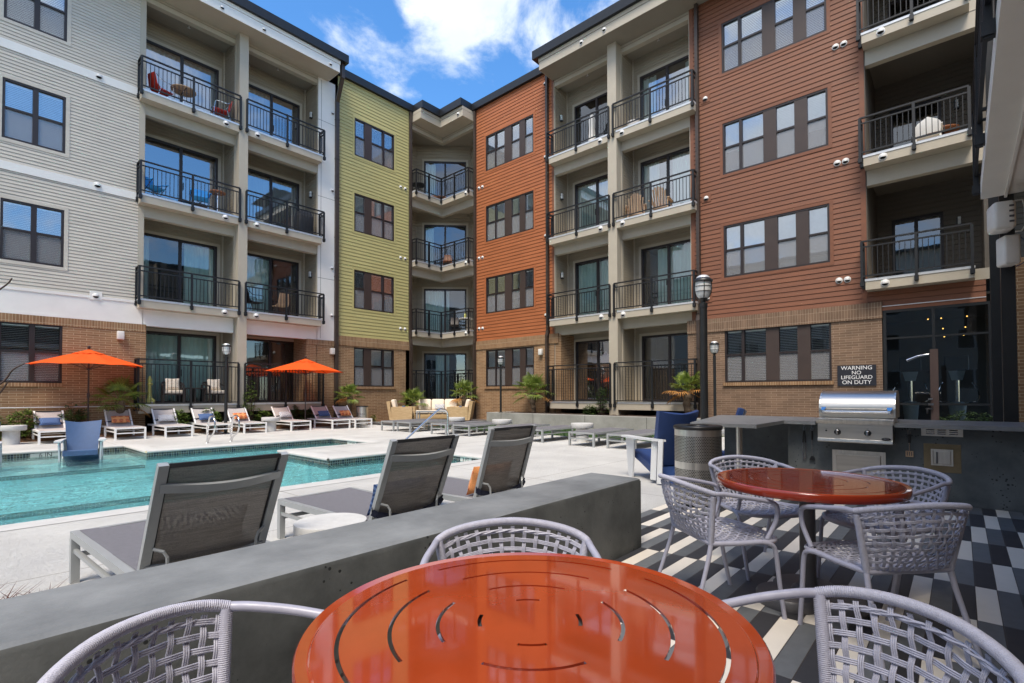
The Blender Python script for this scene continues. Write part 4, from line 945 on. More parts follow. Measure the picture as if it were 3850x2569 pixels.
def lounger(label, loc, rz, frame='lounger_frame', seat='sling_seat', see='sling_mesh', ang=R(66), flat=False, group=None):
    root = thing('sun_lounger', label, 'sun lounger', loc, rz, group)
    w = .345; m = MB(); Lb = 1.95 if flat else 1.93
    for sx in (-1, 1): m.box(sx*w-.022, sx*w+.022, .0, Lb, .30, .345)
    m.box(-w+.022, w-.022, .0, .045, .302, .343); m.box(-w+.022, w-.022, Lb-.045, Lb, .302, .343)
    for y in (.022, 1.36): m.box(-w, w, y-.012, y+.012, .17, .20)
    for sx in (-1, 1): m.box(sx*w-.012, sx*w+.012, .02, 1.36, .205, .23)
    m.build('frame', frame, root)
    for sx in (-1, 1):
        for y in (.024, 1.36): m = MB(); m.box(sx*w-.024, sx*w+.024, y-.024, y+.024, 0, .30); m.build('leg', frame, root)
    m = MB(); n = 8; e = HY
    m.add([(-w+.02+(2*w-.04)*i/n, y, .349-.012*math.sin(math.pi*i/n)-(0 if y in (.03, e) else .006)) for y in (.03, .6, e) for i in range(n+1)], [(j*(n+1)+i, j*(n+1)+i+1, (j+1)*(n+1)+i+1, (j+1)*(n+1)+i) for j in range(2) for i in range(n)])
    m.build('seat_sling', seat, root, True)
    if flat:
        m = MB(); m.add([(-w+.02+(2*w-.04)*i/n, y, .351-.012*math.sin(math.pi*i/n)) for y in (e+.01, 1.92) for i in range(n+1)], [(i, i+1, n+2+i, n+1+i) for i in range(n)]); m.build('back_sling', see, root, True)
        m = MB(); m.tube([(-w+.03, .9, .27), (0, .95, .245), (w-.03, .9, .27)], .008, 5); m.build('support_rod', frame, root)
    else: back_parts(root, frame, see, ang, see)
    return root
def pillow(kind, label, loc, rot, w=.44, h=.26, t=.13, group='lumbar pillows on the loungers'):
    m = MB(); n, k = 14, 8; top = []; bot = []
    for j in range(k+1):
        for i in range(n+1):
            u, v = 2*i/n-1, 2*j/k-1
            th = t/2*max(0, (1-u**4))**.55*max(0, (1-v**4))**.55
            x = u*w/2*(1-.07*(1-abs(v))*abs(u)**3+.0); z = v*h/2*(1-.10*(1-abs(u))*abs(v)**3)
            top.append((x, -th, z)); bot.append((x, th, z))
    m.add(top+bot, [(j*(n+1)+i, j*(n+1)+i+1, (j+1)*(n+1)+i+1, (j+1)*(n+1)+i) for j in range(k) for i in range(n)]+[tuple((n+1)*(k+1)+q for q in (j*(n+1)+i, (j+1)*(n+1)+i, (j+1)*(n+1)+i+1, j*(n+1)+i+1)) for j in range(k) for i in range(n)])
    o = m.build('pillow', 'pillow_'+kind, None, True); o.location = loc; o.rotation_euler = rot
    tag(o, label, 'pillow', group); return o
def strap_on(root, ang, s=.17):
    hy, hz = HY, .335; ca, sa = math.cos(ang), math.sin(ang); P = lambda x, o, s_=s: (x, hy+ca*s_-sa*o, hz+sa*s_+ca*o)
    m = MB(); q = [P(.13, .05), P(.325, .0), P(.337, -.02), P(.30, -.035, s-.02), P(.1, -.045, s-.07), P(-.1, -.045, s-.075), P(-.30, -.035, s-.03), P(-.337, -.02), P(-.325, 0), P(-.13, .05)]
    for a, b in zip(q, q[1:]): m.bar(a, b, .006, .045)
    m.build('strap', 'strap_navy', root)
# three near loungers with their backs towards the low wall
ANG = (R(63), R(67), R(73))
near = [('grey framed lounger with taupe sling back, nearest to the camera behind the low wall', (.945, 4.52, 0), R(2.5), ANG[0]),
        ('grey framed lounger with taupe sling back behind the white drum table', (2.33, 4.52, 0), R(2), ANG[1]),
        ('grey framed lounger with orange pillow at its side, beyond the other two taupe backs', (3.38, 4.52, 0), R(2), ANG[2])]
for i, (lb, loc, rz, an) in enumerate(near):
    r_ = lounger(lb, loc, math.pi+rz, ang=an, group='loungers along the low wall')
    r_.location = loc
    if i: strap_on(r_, an, .10)
def on_lounger(root_loc, rz, ly, lz, lx=0.):
    c, s_ = math.cos(rz), math.sin(rz); return (root_loc[0]+c*lx-s_*ly, root_loc[1]+s_*lx+c*ly, lz)
pl = pillow('blue', 'blue diamond pattern pillow leaning at the bottom of the near middle lounger back', on_lounger(near[1][1], math.pi+near[1][2], 1.22, .475), (R(-20), 0, math.pi+near[1][2]), w=.52)
pl = pillow('orange', 'orange ring pattern pillow poking out beside the third near lounger back', on_lounger(near[2][1], math.pi+near[2][2], 1.22, .485, .02), (R(-20), 0, math.pi+near[2][2]), w=.54, h=.28)
pl = pillow('medallion', 'pillow showing as a dark outline through the nearest taupe lounger back', on_lounger(near[0][1], math.pi+near[0][2], 1.22, .475), (R(-20), 0, math.pi+near[0][2]), w=.5)
# far row along the left wing
far = [(.35, 17.8, None, 'white lounger cut by the left edge of the picture beyond the drum table'),
       (1.99, 17.72, 'blue', 'white lounger with blue pillow behind the blue chair in the pool'),
       (3.55, 17.68, 'orange', 'white lounger with orange pillow right of the large orange umbrella'),
       (4.73, 17.62, 'medallion', 'white lounger with white medallion pillow in front of the patio with two chairs'),
       (5.83, 17.58, 'blue', 'white lounger with blue pillow beside the left lamp post'),
       (6.87, 17.46, 'orange', 'white lounger with orange pillow just right of the left lamp post'),
       (8.40, 17.42, 'medallion', 'white lounger with medallion pillow left of the smaller umbrella pole'),
       (9.82, 17.20, 'blue', 'darker taupe lounger with blue pillow right of the smaller umbrella pole'),
       (10.62, 16.98, 'orange', 'white lounger with orange pillow nearest the trash can')]
AF = R(47)
for i, (x, y, pk, lb) in enumerate(far):
    r_ = lounger(lb, (x, y, 0), 0, 'lounger_frame_white', 'sling_light', 'sling_light', AF, group='white loungers along the left wing')
    strap_on(r_, AF)
    if pk:
        lab = {'blue': 'blue pillow', 'orange': 'orange pillow', 'medallion': 'medallion pillow'}[pk]
        wh = ['', 'behind the blue pool chair', 'right of the large orange umbrella', 'in front of the patio with two chairs', 'left of the left lamp post', 'right of the left lamp post', 'left of the smaller umbrella pole', 'right of the smaller umbrella pole', 'nearest the trash can'][i]
        pillow(pk, lab+' on the white lounger '+wh, (x+(0, 0, .02, .0, .03, .02, .04, .03, .02)[i], y+1.36, .535), (R(-40), 0, 0), w=.46)
# flat loungers in front of the lawn
fl = [(10.22, 14.88, 'first from the left, before the left wicker armchair'), (10.27, 14.02, 'second from the left, before the wicker sofa'),
      (10.35, 12.31, 'third from the left, just behind the chrome pool handrail'), (10.38, 11.30, 'fourth from the left, ending at the white drum table'),
      (10.35, 9.75, 'half hidden behind the third near lounger back'), (10.30, 8.47, 'right behind the third near lounger back, beside a drum table'),
      (10.2, 6.85, 'second from the right, left of the blue chair'), (10.22, 5.79, 'rightmost flat lounger next to the blue adirondack chair')]
for x, y, lb in fl:
    lounger('flat lounger, '+lb, (x, y, 0), -math.pi/2, 'lounger_frame', 'sling_seat', 'sling_seat', flat=True, group='flat loungers before the lawn')
def drum(label, loc, s=1., r=.30):
    m = MB(); m.lathe([(.17*s, 0), (.17*s, .36*s), (r*s*.96, .36*s), (r*s, .372*s), (r*s, .475*s), (r*s*.985, .487*s), (0.001, .489*s)], n=36)
    o = m.build('drum_table', 'drum_white', None, True); o.location = loc; tag(o, label, 'side table', 'white drum side tables')
drum('white round drum table beside the nearest lounger, just over the low wall', (1.66, 3.03, 0), .93, .24)
drum('white drum table left of the blue pillow lounger at the far left', (1.17, 18.35, 0)); drum('white drum table between two far loungers left of the smaller umbrella', (7.55, 17.9, 0))
drum('white drum table on the lawn edge in front of the coffee table', (11.5, 12.75, 0)); drum('white drum table between the flat loungers before the planter wall corner', (11.4, 10.55, 0)); drum('white drum table among the flat loungers left of the blue adirondack', (11.3, 7.55, 0))

# ================================================================ BLUE LEDGE CHAIRS
def curve_panel(m, top, w, th):
    m.loft([[(x*w, p[0]+p[2]*abs(x)**2*1.0, p[1]) for x in (-.5, -.3, -.1, .1, .3, .5)]+[(x*w, p[0]+th+p[2]*abs(x)**2, p[1]) for x in (.5, .3, .1, -.1, -.3, -.5)] for p in top], True, True)
def ledge_chair(label, loc, rz, group=None, blue='plastic_blue'):
    """local: faces -y, back at +y, seat scoop on two white side panels with broad arms"""
    t = thing('ledge_chair', label, 'lounge chair', loc, rz, group)
    m = MB()
    pr = [(-.46, .40), (-.40, .42), (-.2, .35), (.05, .25), (.3, .12), (.46, .02)]         # seat and runner profile
    m.loft([[(x, y, z) for x in (-.29, .29)]+[(x, y, z-.10) for x in (.29, -.29)] for y, z in pr], True, True); m.build('seat', blue, t)
    m = MB(); rows = []
    for k in range(8):
        f = k/7; y, z = .06+.30*f, .24+.74*f; w = .25+.07*f
        rows.append([(x*w*2, y-.18*x*x*f*1.2, z+.05*f*(abs(x)*2)**2) for x in (-.5, -.35, -.18, 0, .18, .35, .5)]+[(x*w*2, y+.075-.18*x*x*f*1.2, z+.05*f*(abs(x)*2)**2-.01) for x in (.5, .35, .18, 0, -.18, -.35, -.5)])
    m.loft(rows, True, True); b = m.build('backrest', blue, t, True)
    for sx in (-1, 1):
        m = MB(); m.loft([[(sx*x, y, z) for x, y in ((.36, -.50), (.36, -.24), (.335, -.24), (.335, -.50))] if z > .5 else [(sx*x, y, z) for x, y in ((.345, -.44), (.345, -.33), (.32, -.33), (.32, -.44))] for z in (0, .60)], True, True); fixn(m.build('side_panel', 'plastic_white', t))
        m = MB(); p = [(.30, -.53), (.42, -.53), (.43, -.2), (.37, .25), (.30, .42), (.25, .42), (.30, .1)]
        m.prism([(sx*x, y) for x, y in (p if sx > 0 else p[::-1])], .60, .628); m.build('arm', 'plastic_white', t)
        m = MB(); m.bar((sx*.325, .22, .05), (sx*.31, .24, .60), .03, .085); m.bar((sx*.325, .37, .02), (sx*.31, .39, .60), .03, .07); m.build('back_post', 'plastic_white', t)
    return t
ledge_chair('navy blue plastic adirondack chair with white arms beside the perforated trash can', (7.05, 3.27, 0), R(58)-R(270)+math.pi*2)
ledge_chair('light blue chair with white arms standing in the shallow water of the pool', (2.06, 14.62, -.33), R(-12), blue='plastic_blue_light')
ledge_chair('pool ledge chair cut by the left edge, only its white arm showing', (.42, 14.9, -.33), R(-12), blue='plastic_blue_light')
ledge_chair('blue adirondack chair whose back tip shows above the grey counter', (9.15, 3.2, -.02), R(200))

# ================================================================ PATIO TABLES AND ROPE CHAIRS
def cafe_table(label, loc, rz=0):
    t = thing('cafe_table', label, 'table', loc, rz, 'orange round tables on the patio')
    Rt, z1 = .507, .735
    # top disc with real arc slots
    slots = []
    for ring, (r, half, n) in enumerate(((.117, 14.5, 4), (.212, 28.5, 4), (.317, 34, 4), (.425, 37, 4))):
        for q in range(n): c = q*90+42; slots.append((r, R(c-half), R(c+half)))
    sw = .0045; rr = [0.03]
    for r in (.117, .212, .317, .425): rr += [r-sw, r+sw]
    rr += [.475, .479, .4815, Rt-.004]
    N = 240
    def is_slot(r0, r1, a):
        return any(abs((r0+r1)/2-s[0]) < .001 and s[1] < a < s[2] for s in slots)
    m = MB(); zz = [z1]*(1+8)+[z1, z1-.004, z1-.004, z1]
    vs = [(r*math.cos(2*math.pi*i/N), r*math.sin(2*math.pi*i/N), z) for r, z in zip(rr, zz) for i in range(N)]; vs.append((0, 0, z1))
    fs = [(len(vs)-1, i, (i+1) % N) for i in range(N)]
    for k in range(len(rr)-1):
        for i in range(N):
            if is_slot(rr[k], rr[k+1], 2*math.pi*(i+.5)/N): continue
            j = (i+1) % N; fs.append((k*N+i, (k+1)*N+i, (k+1)*N+j, k*N+j))
    m.add(vs, fs); m.build('tabletop', 'table_orange', t)
    m = MB()
    for r, a0, a1 in slots:                           # slot walls
        n = 24
        for s_ in (-1, 1): m.loft([[((r+s_*sw)*math.cos(a0+(a1-a0)*i/n), (r+s_*sw)*math.sin(a0+(a1-a0)*i/n), z) for i in range(n+1)] for z in (z1, z1-.006)], False)
    m.lathe([(Rt-.004, z1), (Rt, z1-.004), (Rt, z1-.04), (Rt-.004, z1-.044), (Rt-.03, z1-.044), (Rt-.03, z1-.008)], n=96, caps=False); m.build('table_rim', 'table_orange_side', t, True)
    m = MB(); m.lathe([(.055, .09), (.045, .14), (.043, .66), (.06, .70), (.16, .715)], n=28); p = m.build('pedestal', 'pedestal_grey', t, True)
    m = MB()
    for a in range(3):
        c = Matrix.Rotation(R(45+a*120-30), 4, 'Z'); m.M = c; m.lathe([(.0, .0), (.175, .0), (.18, .012), (.18, .05), (.17, .064), (.001, .066)], c=(.13, 0, 0), n=28)
    m.M = None; m.lathe([(.10, .05), (.085, .085), (.06, .10)], n=24); m.build('base', 'pedestal_grey', t, True)
    return t
T1, T2 = (.912, .757, 0), (3.50, .71, 0)
cafe_table('glossy orange round table with arc slots filling the foreground', T1, R(0))
cafe_table('glossy orange round table with arc slots beyond, by the grill counter', T2, R(4))

def woven(mb, grid, nu, nv, over=.005, strands=3, gap=.0050, r=.0025, sides=5, seg=4):
    """weave bands over a surface grid(u,v)->(point, normal); nu bands run along v, nv bands run along u"""
    def run(fixed, along_u, cnt, idx, other):
        for s_ in range(strands):
            off = (s_-(strands-1)/2)*gap; pts = []; K = other*seg
            for k in range(K+1):
                q = k/K; u, v = (q, fixed) if along_u else (fixed, q)
                p, nrm, tu, tv = grid(u, v)
                ph = math.pi*(q*other-.5)+math.pi*idx
                o = over*math.cos(ph+(0 if along_u else math.pi))
                side = tv if along_u else tu
                pts.append((Vector(p)+Vector(nrm)*o+Vector(side)*off)[:])
            mb.tube(pts, r, sides)
    for i in range(nu): run((i+.5)/nu, False, nu, i, nv)
    for j in range(nv): run((j+.5)/nv, True, nv, j, nu)
def surf(fn):
    def g(u, v):
        e = 1e-3; p = Vector(fn(u, v)); a = (Vector(fn(min(1, u+e), v))-Vector(fn(max(0, u-e), v))); b = (Vector(fn(u, min(1, v+e)))-Vector(fn(u, max(0, v-e))))
        a, b = a.normalized(), b.normalized(); return p, a.cross(b).normalized(), a, b
    return g
def rope_chair(label, loc, heading):
    """local: faces +y"""
    t = thing('rope_chair', label, 'chair', loc, heading-math.pi/2, 'woven lavender rope chairs')
    ztop = lambda q: .715+.045*(1-abs(q)**1.6)
    arc = []                                          # back rail, q from -1 (left) to 1 (right)
    for i in range(25):
        q = -1+2*i/24; a = q*R(78); arc.append((.285*math.sin(a)*1.0, -.165-.155*math.cos(a)+.035, ztop(q)))
    xl, yl = arc[0][0], arc[0][1]
    armL = [(arc[0][0]-.004, arc[0][1]+.06, .712), (-.295, .0, .695), (-.292, .12, .672), (-.287, .185, .655), (-.281, .215, .625), (-.276, .214, .56), (-.268, .19, .50), (-.262, .165, .452)]
    armR = [(-x, y, z) for x, y, z in armL]
    rail = catmull(armL[::-1]+arc[::3]+armR, 5)
    m = MB(); m.tube(rail, .0125, 12); m.build('arm_rail', 'lavender_frame', t, True)
    PL = Vector((-.272, -.165, .705)); SLc = Vector((-.212, -.145, .425))
    for sx in (-1, 1):
        m = MB(); rf = (sx*.243, -.275, 0); m.tube([(sx*.212, -.145, .425), (sx*.218, -.165, .34), rf], [.0135, .0125, .011], 12)
        m.build('leg', 'lavender_frame', t, True)
        m = MB(); m.tube(catmull([(sx*.272, .125, .437), (sx*.278, .17, .428), (sx*.276, .205, .385), (sx*.268, .235, .2), (sx*.257, .272, 0)], 4), .0125, 12); m.build('leg', 'lavender_frame', t, True)
        m = MB(); m.tube([(sx*.272, -.165, .712), (sx*.212, -.145, .425)], .0135, 12); m.build('back_post', 'lavender_frame', t, True)
    m = MB()
    for sx in (-1, 1):
        m.tube([(sx*.212, -.145, .425), (sx*.245, .0, .430), (sx*.272, .125, .440)], .0145, 12)
    m.tube([(-.212, -.145, .425), (.212, -.145, .425)], .0145, 12)
    fr = catmull([(-.272, .125, .438), (-.262, .20, .436), (-.20, .262, .430), (-.10, .292, .426), (0, .30, .425), (.10, .292, .426), (.20, .262, .430), (.262, .20, .436), (.272, .125, .438)], 4)
    m.tube(fr, .0125, 12); m.build('seat_frame', 'lavender_frame', t, True)
    # rope wrapped round the rail, the posts and the seat tubes
    m = MB()
    def wrap(pts, r0, pitch=.0048, rr=.0020):
        P = [Vector(p) for p in pts]; Ls = [0]
        for a, b in zip(P, P[1:]): Ls.append(Ls[-1]+(b-a).length)
        n = int(Ls[-1]/pitch); k = 0; prev = None
        for i in range(n+1):
            s_ = Ls[-1]*i/max(1, n)
            while k < len(P)-2 and Ls[k+1] < s_: k += 1
            f = (s_-Ls[k])/max(1e-9, Ls[k+1]-Ls[k]); c = P[k].lerp(P[k+1], f); d = (P[k+1]-P[k]).normalized()
            u = d.cross(Vector((.3, .2, 1))).normalized() if prev is None else (prev-d*prev.dot(d)).normalized(); prev = u; w = d.cross(u)
            rings = []
            for h, rad in ((-.5, r0), (-.25, r0+rr*.8), (.0, r0+rr), (.25, r0+rr*.8), (.5, r0)):
                rings.append([(c+d*h*pitch+u*rad*math.cos(q)+w*rad*math.sin(q))[:] for q in (2*math.pi*j/10 for j in range(10))])
            m.loft(rings, True, False)
    wrap(arc, .0132); wrap([(-.272, -.165, .70), (-.212, -.145, .43)], .0142); wrap([(.272, -.165, .70), (.212, -.145, .43)], .0142)
    m.build('rope_wrap', 'lavender_rope', t, True)
    # woven back
    def fb(u, v):
        q = -1+2*u; a = q*R(76); topp = Vector((.280*math.sin(a), -.165-.150*math.cos(a)+.035, ztop(q)-.02)); bx = -.205+.41*u; bot = Vector((bx, -.147-.075*math.cos(q*math.pi/2)*.25, .432))
        if abs(q) > .0: pass
        p = bot.lerp(topp, v); p.y -= .035*math.sin(v*math.pi)*math.cos(q*math.pi/2); return p[:]
    m = MB(); woven(m, surf(fb), 15, 9, .0036); m.build('woven_back', 'lavender_rope', t, True)
    m = MB()
    for ph in (0, math.pi):
        pts = []
        for i in range(49):
            q = -1+2*i/48; a = q*R(76); c = Vector((.281*math.sin(a), -.165-.150*math.cos(a)+.038, ztop(q)-.035)); pts.append((c.x, c.y+.004*math.sin(i*.9+ph), c.z+.004*math.cos(i*.9+ph)))
        m.tube(pts, .0034, 5)
    m.build('rope_braid', 'lavender_rope', t, True)
    def fs(u, v):
        w0 = .205+(.268-.205)*min(1, v/.62) if v < .62 else .268*math.sqrt(max(.0, 1-((v-.62)/.40)**2.2)); y = -.14+.435*v
        return ((2*u-1)*w0, y, .434-.030*math.sin(math.pi*min(1, v*1.02))*math.sin(math.pi*u)**.7)
    m = MB(); woven(m, surf(fs), 14, 12, .0034, 3, .0048, .0024); m.build('woven_seat', 'lavender_rope', t, True)
    return t
RC = [('rope chair on the far side of the foreground table, in front of the low wall', (1.285, 1.145, 0), R(-139)),
      ('rope chair at the lower left corner, left of the foreground table', (.408, 1.11, 0), R(-45.9)),
      ('rope chair at the lower right corner, right of the foreground table', (1.281, .232, 0), R(132.8)),
      ('rope chair at the left of the farther table, its back to the low wall', (3.09, 1.126, 0), R(-38.6)),
      ('rope chair behind the farther table, next to the perforated trash can', (3.998, 1.132, 0), R(-130)),
      ('rope chair behind the farther table, towards the grill counter doors', (4.052, .384, 0), R(147)),
      ('rope chair in front of the farther table with its woven back to the camera', (3.127, .302, 0), R(46.6))]
c0 = rope_chair(*RC[0])
for lb, loc, h in RC[1:]: dup(c0, loc, h-math.pi/2, lb)
# ================================================================ UMBRELLAS, LAMPS, RAILS
def umbrella(label, loc, rz, s=1., base=True):
    t = thing('patio_umbrella', label, 'umbrella', loc, rz, 'orange umbrellas by the pool'); Rr, zc, ze_ = 1.43, 2.56, 2.12
    m = MB(); n = 8; K = 8; rings = []
    for k in range(K+1):
        f = k/K; r = .30+(Rr-.30)*f; ring = []
        for i in range(n*6):
            a = 2*math.pi*i/(n*6); fr = (i % 6)/6; sag = math.sin(fr*math.pi)
            rr = r*math.cos(math.pi/n)/math.cos((fr-.5)*2*math.pi/n)*(1-.035*sag*f)
            z = 2.50-(2.50-ze_)*f**1.08-.035*sag*math.sin(f*math.pi)+.03*sag*f**3
            ring.append((rr*math.cos(a), rr*math.sin(a), z))
        rings.append(ring)
    m.loft(rings, True); c = m.build('canopy', 'umbrella_orange', t, True)
    m = MB(); rings = []
    for k in range(5):
        f = k/4; ring = []
        for i in range(n*6):
            a = 2*math.pi*i/(n*6); fr = (i % 6)/6; sag = math.sin(fr*math.pi); r = .02+.36*f
            ring.append((r*math.cos(a), r*math.sin(a), 2.62-.13*f+.012*math.sin(i*2.1)*f**3-.012*sag*f))
        rings.append(ring)
    m.loft(rings, True); m.build('vent', 'umbrella_orange', c, True)
    m = MB(); m.tube([(0, 0, .05), (0, 0, 2.60)], .021, 12); p = m.build('pole', 'bronze', t, True)
    m = MB(); m.tube([(0, 0, 1.18), (0, 0, 1.20), (0, 0, 1.32), (0, 0, 1.34)], [.022, .036, .036, .022], 10); m.tube([(.03, 0, 1.25), (.09, 0, 1.25), (.09, 0, 1.20)], .008, 6); m.build('crank', 'bronze', p, True)
    m = MB(); m.lathe([(.001, 2.60), (.02, 2.61), (.022, 2.64), (.035, 2.655), (.042, 2.69), (.03, 2.725), (.001, 2.735)], n=16, caps=False); m.build('finial', 'bronze', p, True)
    m = MB(); m.lathe([(.024, 2.0), (.05, 2.02), (.05, 2.06), (.024, 2.08)], n=14); m.build('hub', 'bronze', p, True)
    for i in range(8):
        a = 2*math.pi*i/8; ca, sa = math.cos(a), math.sin(a); m = MB()
        m.tube([(ca*.03, sa*.03, 2.50), (ca*.8, sa*.8, 2.305), (ca*(Rr-.02), sa*(Rr-.02), ze_+.0)], .008, 5); m.tube([(ca*.05, sa*.05, 2.04), (ca*.72, sa*.72, 2.31)], .008, 5); m.build('rib', 'bronze', t, True)
    m = MB(); m.lathe([(.001, 0), (.27, 0), (.27, .03), (.20, .05), (.05, .075), (.04, .32), (.001, .32)], n=28, caps=False); m.build('base', 'bronze', t, True)
    return t
umbrella('large orange umbrella in front of the brick wall at the far left', (2.84, 19.27, 0), R(12))
umbrella('smaller looking orange umbrella further right, in front of the ground floor railing', (9.05, 18.45, 0), R(30))

def street_lamp(label, loc, h, pr=.05):
    t = thing('lamp_post', label, 'lamp post', loc, 0, 'black lamp posts around the courtyard')
    m = MB(); m.lathe([(pr*1.0, 0), (pr, h-.50)], n=16); m.lathe([(pr*2.0, 0), (pr*2.0, .02), (pr*1.1, .04)], n=16); m.build('pole', 'black_metal', t, True)
    m = MB(); z = h-.52
    m.lathe([(pr*1.1, z), (pr*1.1, z+.07), (pr*.6, z+.08), (.045, z+.12), (.07, z+.145)], n=16)
    m.lathe([(.115, z+.40), (.145, z+.405), (.145, z+.43), (.10, z+.47)], n=20); m.build('collar', 'black_metal', t, True)
    m = MB(); m.lathe([(.06, z+.14), (.095, z+.18), (.118, z+.25), (.124, z+.32), (.118, z+.40)], n=20); g = m.build('lamp_shade', 'lamp_glass', t, True)
    m = MB()
    for zz, rr in ((z+.25, .122), (z+.33, .130)): m.tube([(rr*math.cos(a), rr*math.sin(a), zz) for a in (2*math.pi*i/20 for i in range(20))], .0045, 5, closed=True)
    for i in range(4):
        a = i*math.pi/2+.5; m.tube([(r*math.cos(a), r*math.sin(a), zz) for r, zz in ((.065, z+.14), (.10, z+.18), (.123, z+.25), (.129, z+.32), (.123, z+.41))], .0065, 5)
    m.build('cage', 'black_metal', t)
    m = MB(); m.lathe([(.105, z+.46), (.095, z+.485), (.06, z+.51), (.001, z+.52)], n=20, caps=False); m.build('cap', 'flashing', t, True)
street_lamp('tall black lamp post with glass head, nearest, rising behind the blue adirondack and trash can', (7.95, 3.02, 0), 3.14, .058)
street_lamp('black lamp post among the white loungers in front of the left balconies', (6.18, 18.1, 0), 2.97)
street_lamp('thin black lamp post on the planter wall in front of the rust section', (15.45, 14.36, .5), 2.37, .042)
street_lamp('short looking lamp post in front of the brick by the wide window', (15.6, 5.6, .42), 2.45, .042)

def tube_thing(name, label, cat, pts, r, material='chrome', flanges=(), group=None):
    m = MB(); m.tube(pts, r, 10)
    for x, y, z in flanges: m.lathe([(r*1.2, .02), (r*2.0, .012), (r*2.2, 0)], c=(x, y, z), n=14)
    o = m.build(name, material, None, True); tag(o, label, cat, group); return o
for x, y, lb in ((4.62, 14.75, 'left one of the pair of chrome pool ladder rails'), (5.20, 14.75, 'right one of the pair of chrome pool ladder rails')):
    tube_thing('grab_rail', lb, 'handrail', catmull([(x, y+.12, 0), (x, y+.05, .30), (x, y-.02, .58), (x, y-.14, .70), (x, y-.34, .70), (x, y-.46, .58), (x, y-.46, .40), (x, y-.34, .26), (x, y-.08, .14), (x, y+.10, .0)], 5), .021, 'chrome', [(x, y+.11, 0)], 'chrome ladder rails')
tube_thing('handrail', 'curved chrome handrail sloping down into the pool behind the near loungers', 'handrail', catmull([(7.95, 9.10, 0), (7.95, 9.10, .70), (7.90, 9.10, .86), (7.76, 9.10, .91), (7.60, 9.10, .86), (6.95, 9.10, .42), (6.2, 9.10, -.1)], 6), .024, 'chrome', [(7.95, 9.10, 0)])
t = thing('pool_pole', 'long white telescopic pool pole hanging level on hooks along the brick wall', 'pole', (1, 19.6, .93))
m = MB(); m.tube([(-6, 0, 0), (3.5, 0, -.01)], .014, 8); m.build('shaft', 'plastic_white', t); m = MB(); m.tube([(3.49, 0, -.12), (3.49, 0, .12)], .018, 8); m.build('grip', 'plastic_white', t)
m = MB(); m.tube(catmull([(3.5, 0, 0), (3.8, 0, .03), (4.1, -.02, -.08), (4.2, -.05, -.25)], 5), .008, 6); m.build('rope', 'plastic_blue', t)
for x in (-2, .6, 3.2): m = MB(); m.tube([(x, 0, -.02), (x, .17, -.02)], .01, 6); m.build('hook', 'black_metal', t)

# ================================================================ TRASH CANS
def trash(label, loc, r, h, name='trash_can', holes=True):
    t = thing(name, label, 'trash can', loc)
    m = MB(); m.lathe([(r, .03), (r, h-.04)], n=64, caps=False); b = m.build('body', 'steel', t, True)
    m = MB(); m.lathe([(r*.96, 0), (r*.96, .03)], n=40); m.lathe([(r+.008, h-.045), (r+.012, h-.03), (r+.012, h-.01), (r, h), (r*.48, h-.005), (r*.44, h-.03), (.001, h-.032)], n=48, caps=False); m.build('lid', 'black_plastic', t, True)
    if holes:
        m = MB(); pit = .0185; n = int(2*math.pi*r/pit); q = .0072
        for z0, z1 in ((.05, .42), (.50, .78)):
            row = 0; z = z0
            while z < z1:
                for i in range(n):
                    a = 2*math.pi*(i+.5*(row % 2))/n; ca, sa = math.cos(a), math.sin(a); rr = r+.0012
                    if math.cos(a-math.atan2(-loc[1], -loc[0])) < -.1: continue
                    m.add([(rr*ca-sa*q*math.cos(k), rr*sa+ca*q*math.cos(k), z+q*math.sin(k)) for k in (math.pi*j/3 for j in range(6))], [tuple(range(6))])
                row += 1; z += pit*.88
        m.build('perforation', 'dark_hole', b)
    return t, b
trash('brushed steel perforated trash can with black lid behind the rope chairs', (5.77, 2.27, 0), .255, .90)
t, b = trash('small round steel trash can against the brick by the wicker armchair', (11.4, 18.35, 0), .235, .80, holes=False)
a_ = math.atan2(-18.35, -11.4)-R(14)
for i, ch in enumerate('TRASH'):
    aa = a_+R((i-2)*17); text_obj(ch, .085, 'lettering', 'text_black', b, Matrix.Translation((.238*math.cos(aa), .238*math.sin(aa), .47)) @ Matrix.Rotation(aa+math.pi/2, 4, 'Z') @ Matrix.Rotation(math.pi/2, 4, 'X'), ext=.001)

# ================================================================ OUTDOOR KITCHEN
t = thing('kitchen_counter', 'L shaped dark concrete outdoor kitchen counter with grey slab top and bar end', 'counter', (7.6, 1.0, 0))
X0 = 7.56
m = MB(); m.M = Matrix.Translation((-7.6, -1, 0))
m.box(X0, 8.45, -.74, .60, .0, .862).box(X0, 8.45, 1.36, 1.75, .0, .862).box(X0+.1, 8.45, .60, 1.36, .0, .66).box(X0, X0+.1, .60, 1.36, .0, .66).box(8.25, 8.45, .60, 1.36, .66, .80); m.box(8.05, 8.25, 1.75, 2.75, 0, .862); m.build('counter_body', 'concrete_counter', t)
m = MB(); m.M = Matrix.Translation((-7.6, -1, 0))
m.prism([(7.34, -.74), (8.62, -.74), (8.62, .585), (7.34, .585)], .864, .907); m.prism([(8.24, .588), (8.62, .588), (8.62, 1.38), (8.24, 1.38)], .864, .907)
m.prism([(7.34, 1.385), (8.62, 1.385), (8.62, 2.98), (8.33, 2.96), (6.12, 2.50), (6.15, 1.745), (7.34, 1.745)], .864, .907); m.build('countertop', 'counter_slab', t)
m = MB(); m.M = Matrix.Translation((-7.6, -1, 0)); m.tube([(6.62, 2.08, 0), (6.62, 2.08, .864)], .038, 18); m.lathe([(.038, .012), (.07, .010), (.07, 0)], c=(6.62, 2.08, 0), n=18); m.build('leg', 'steel', t, True)
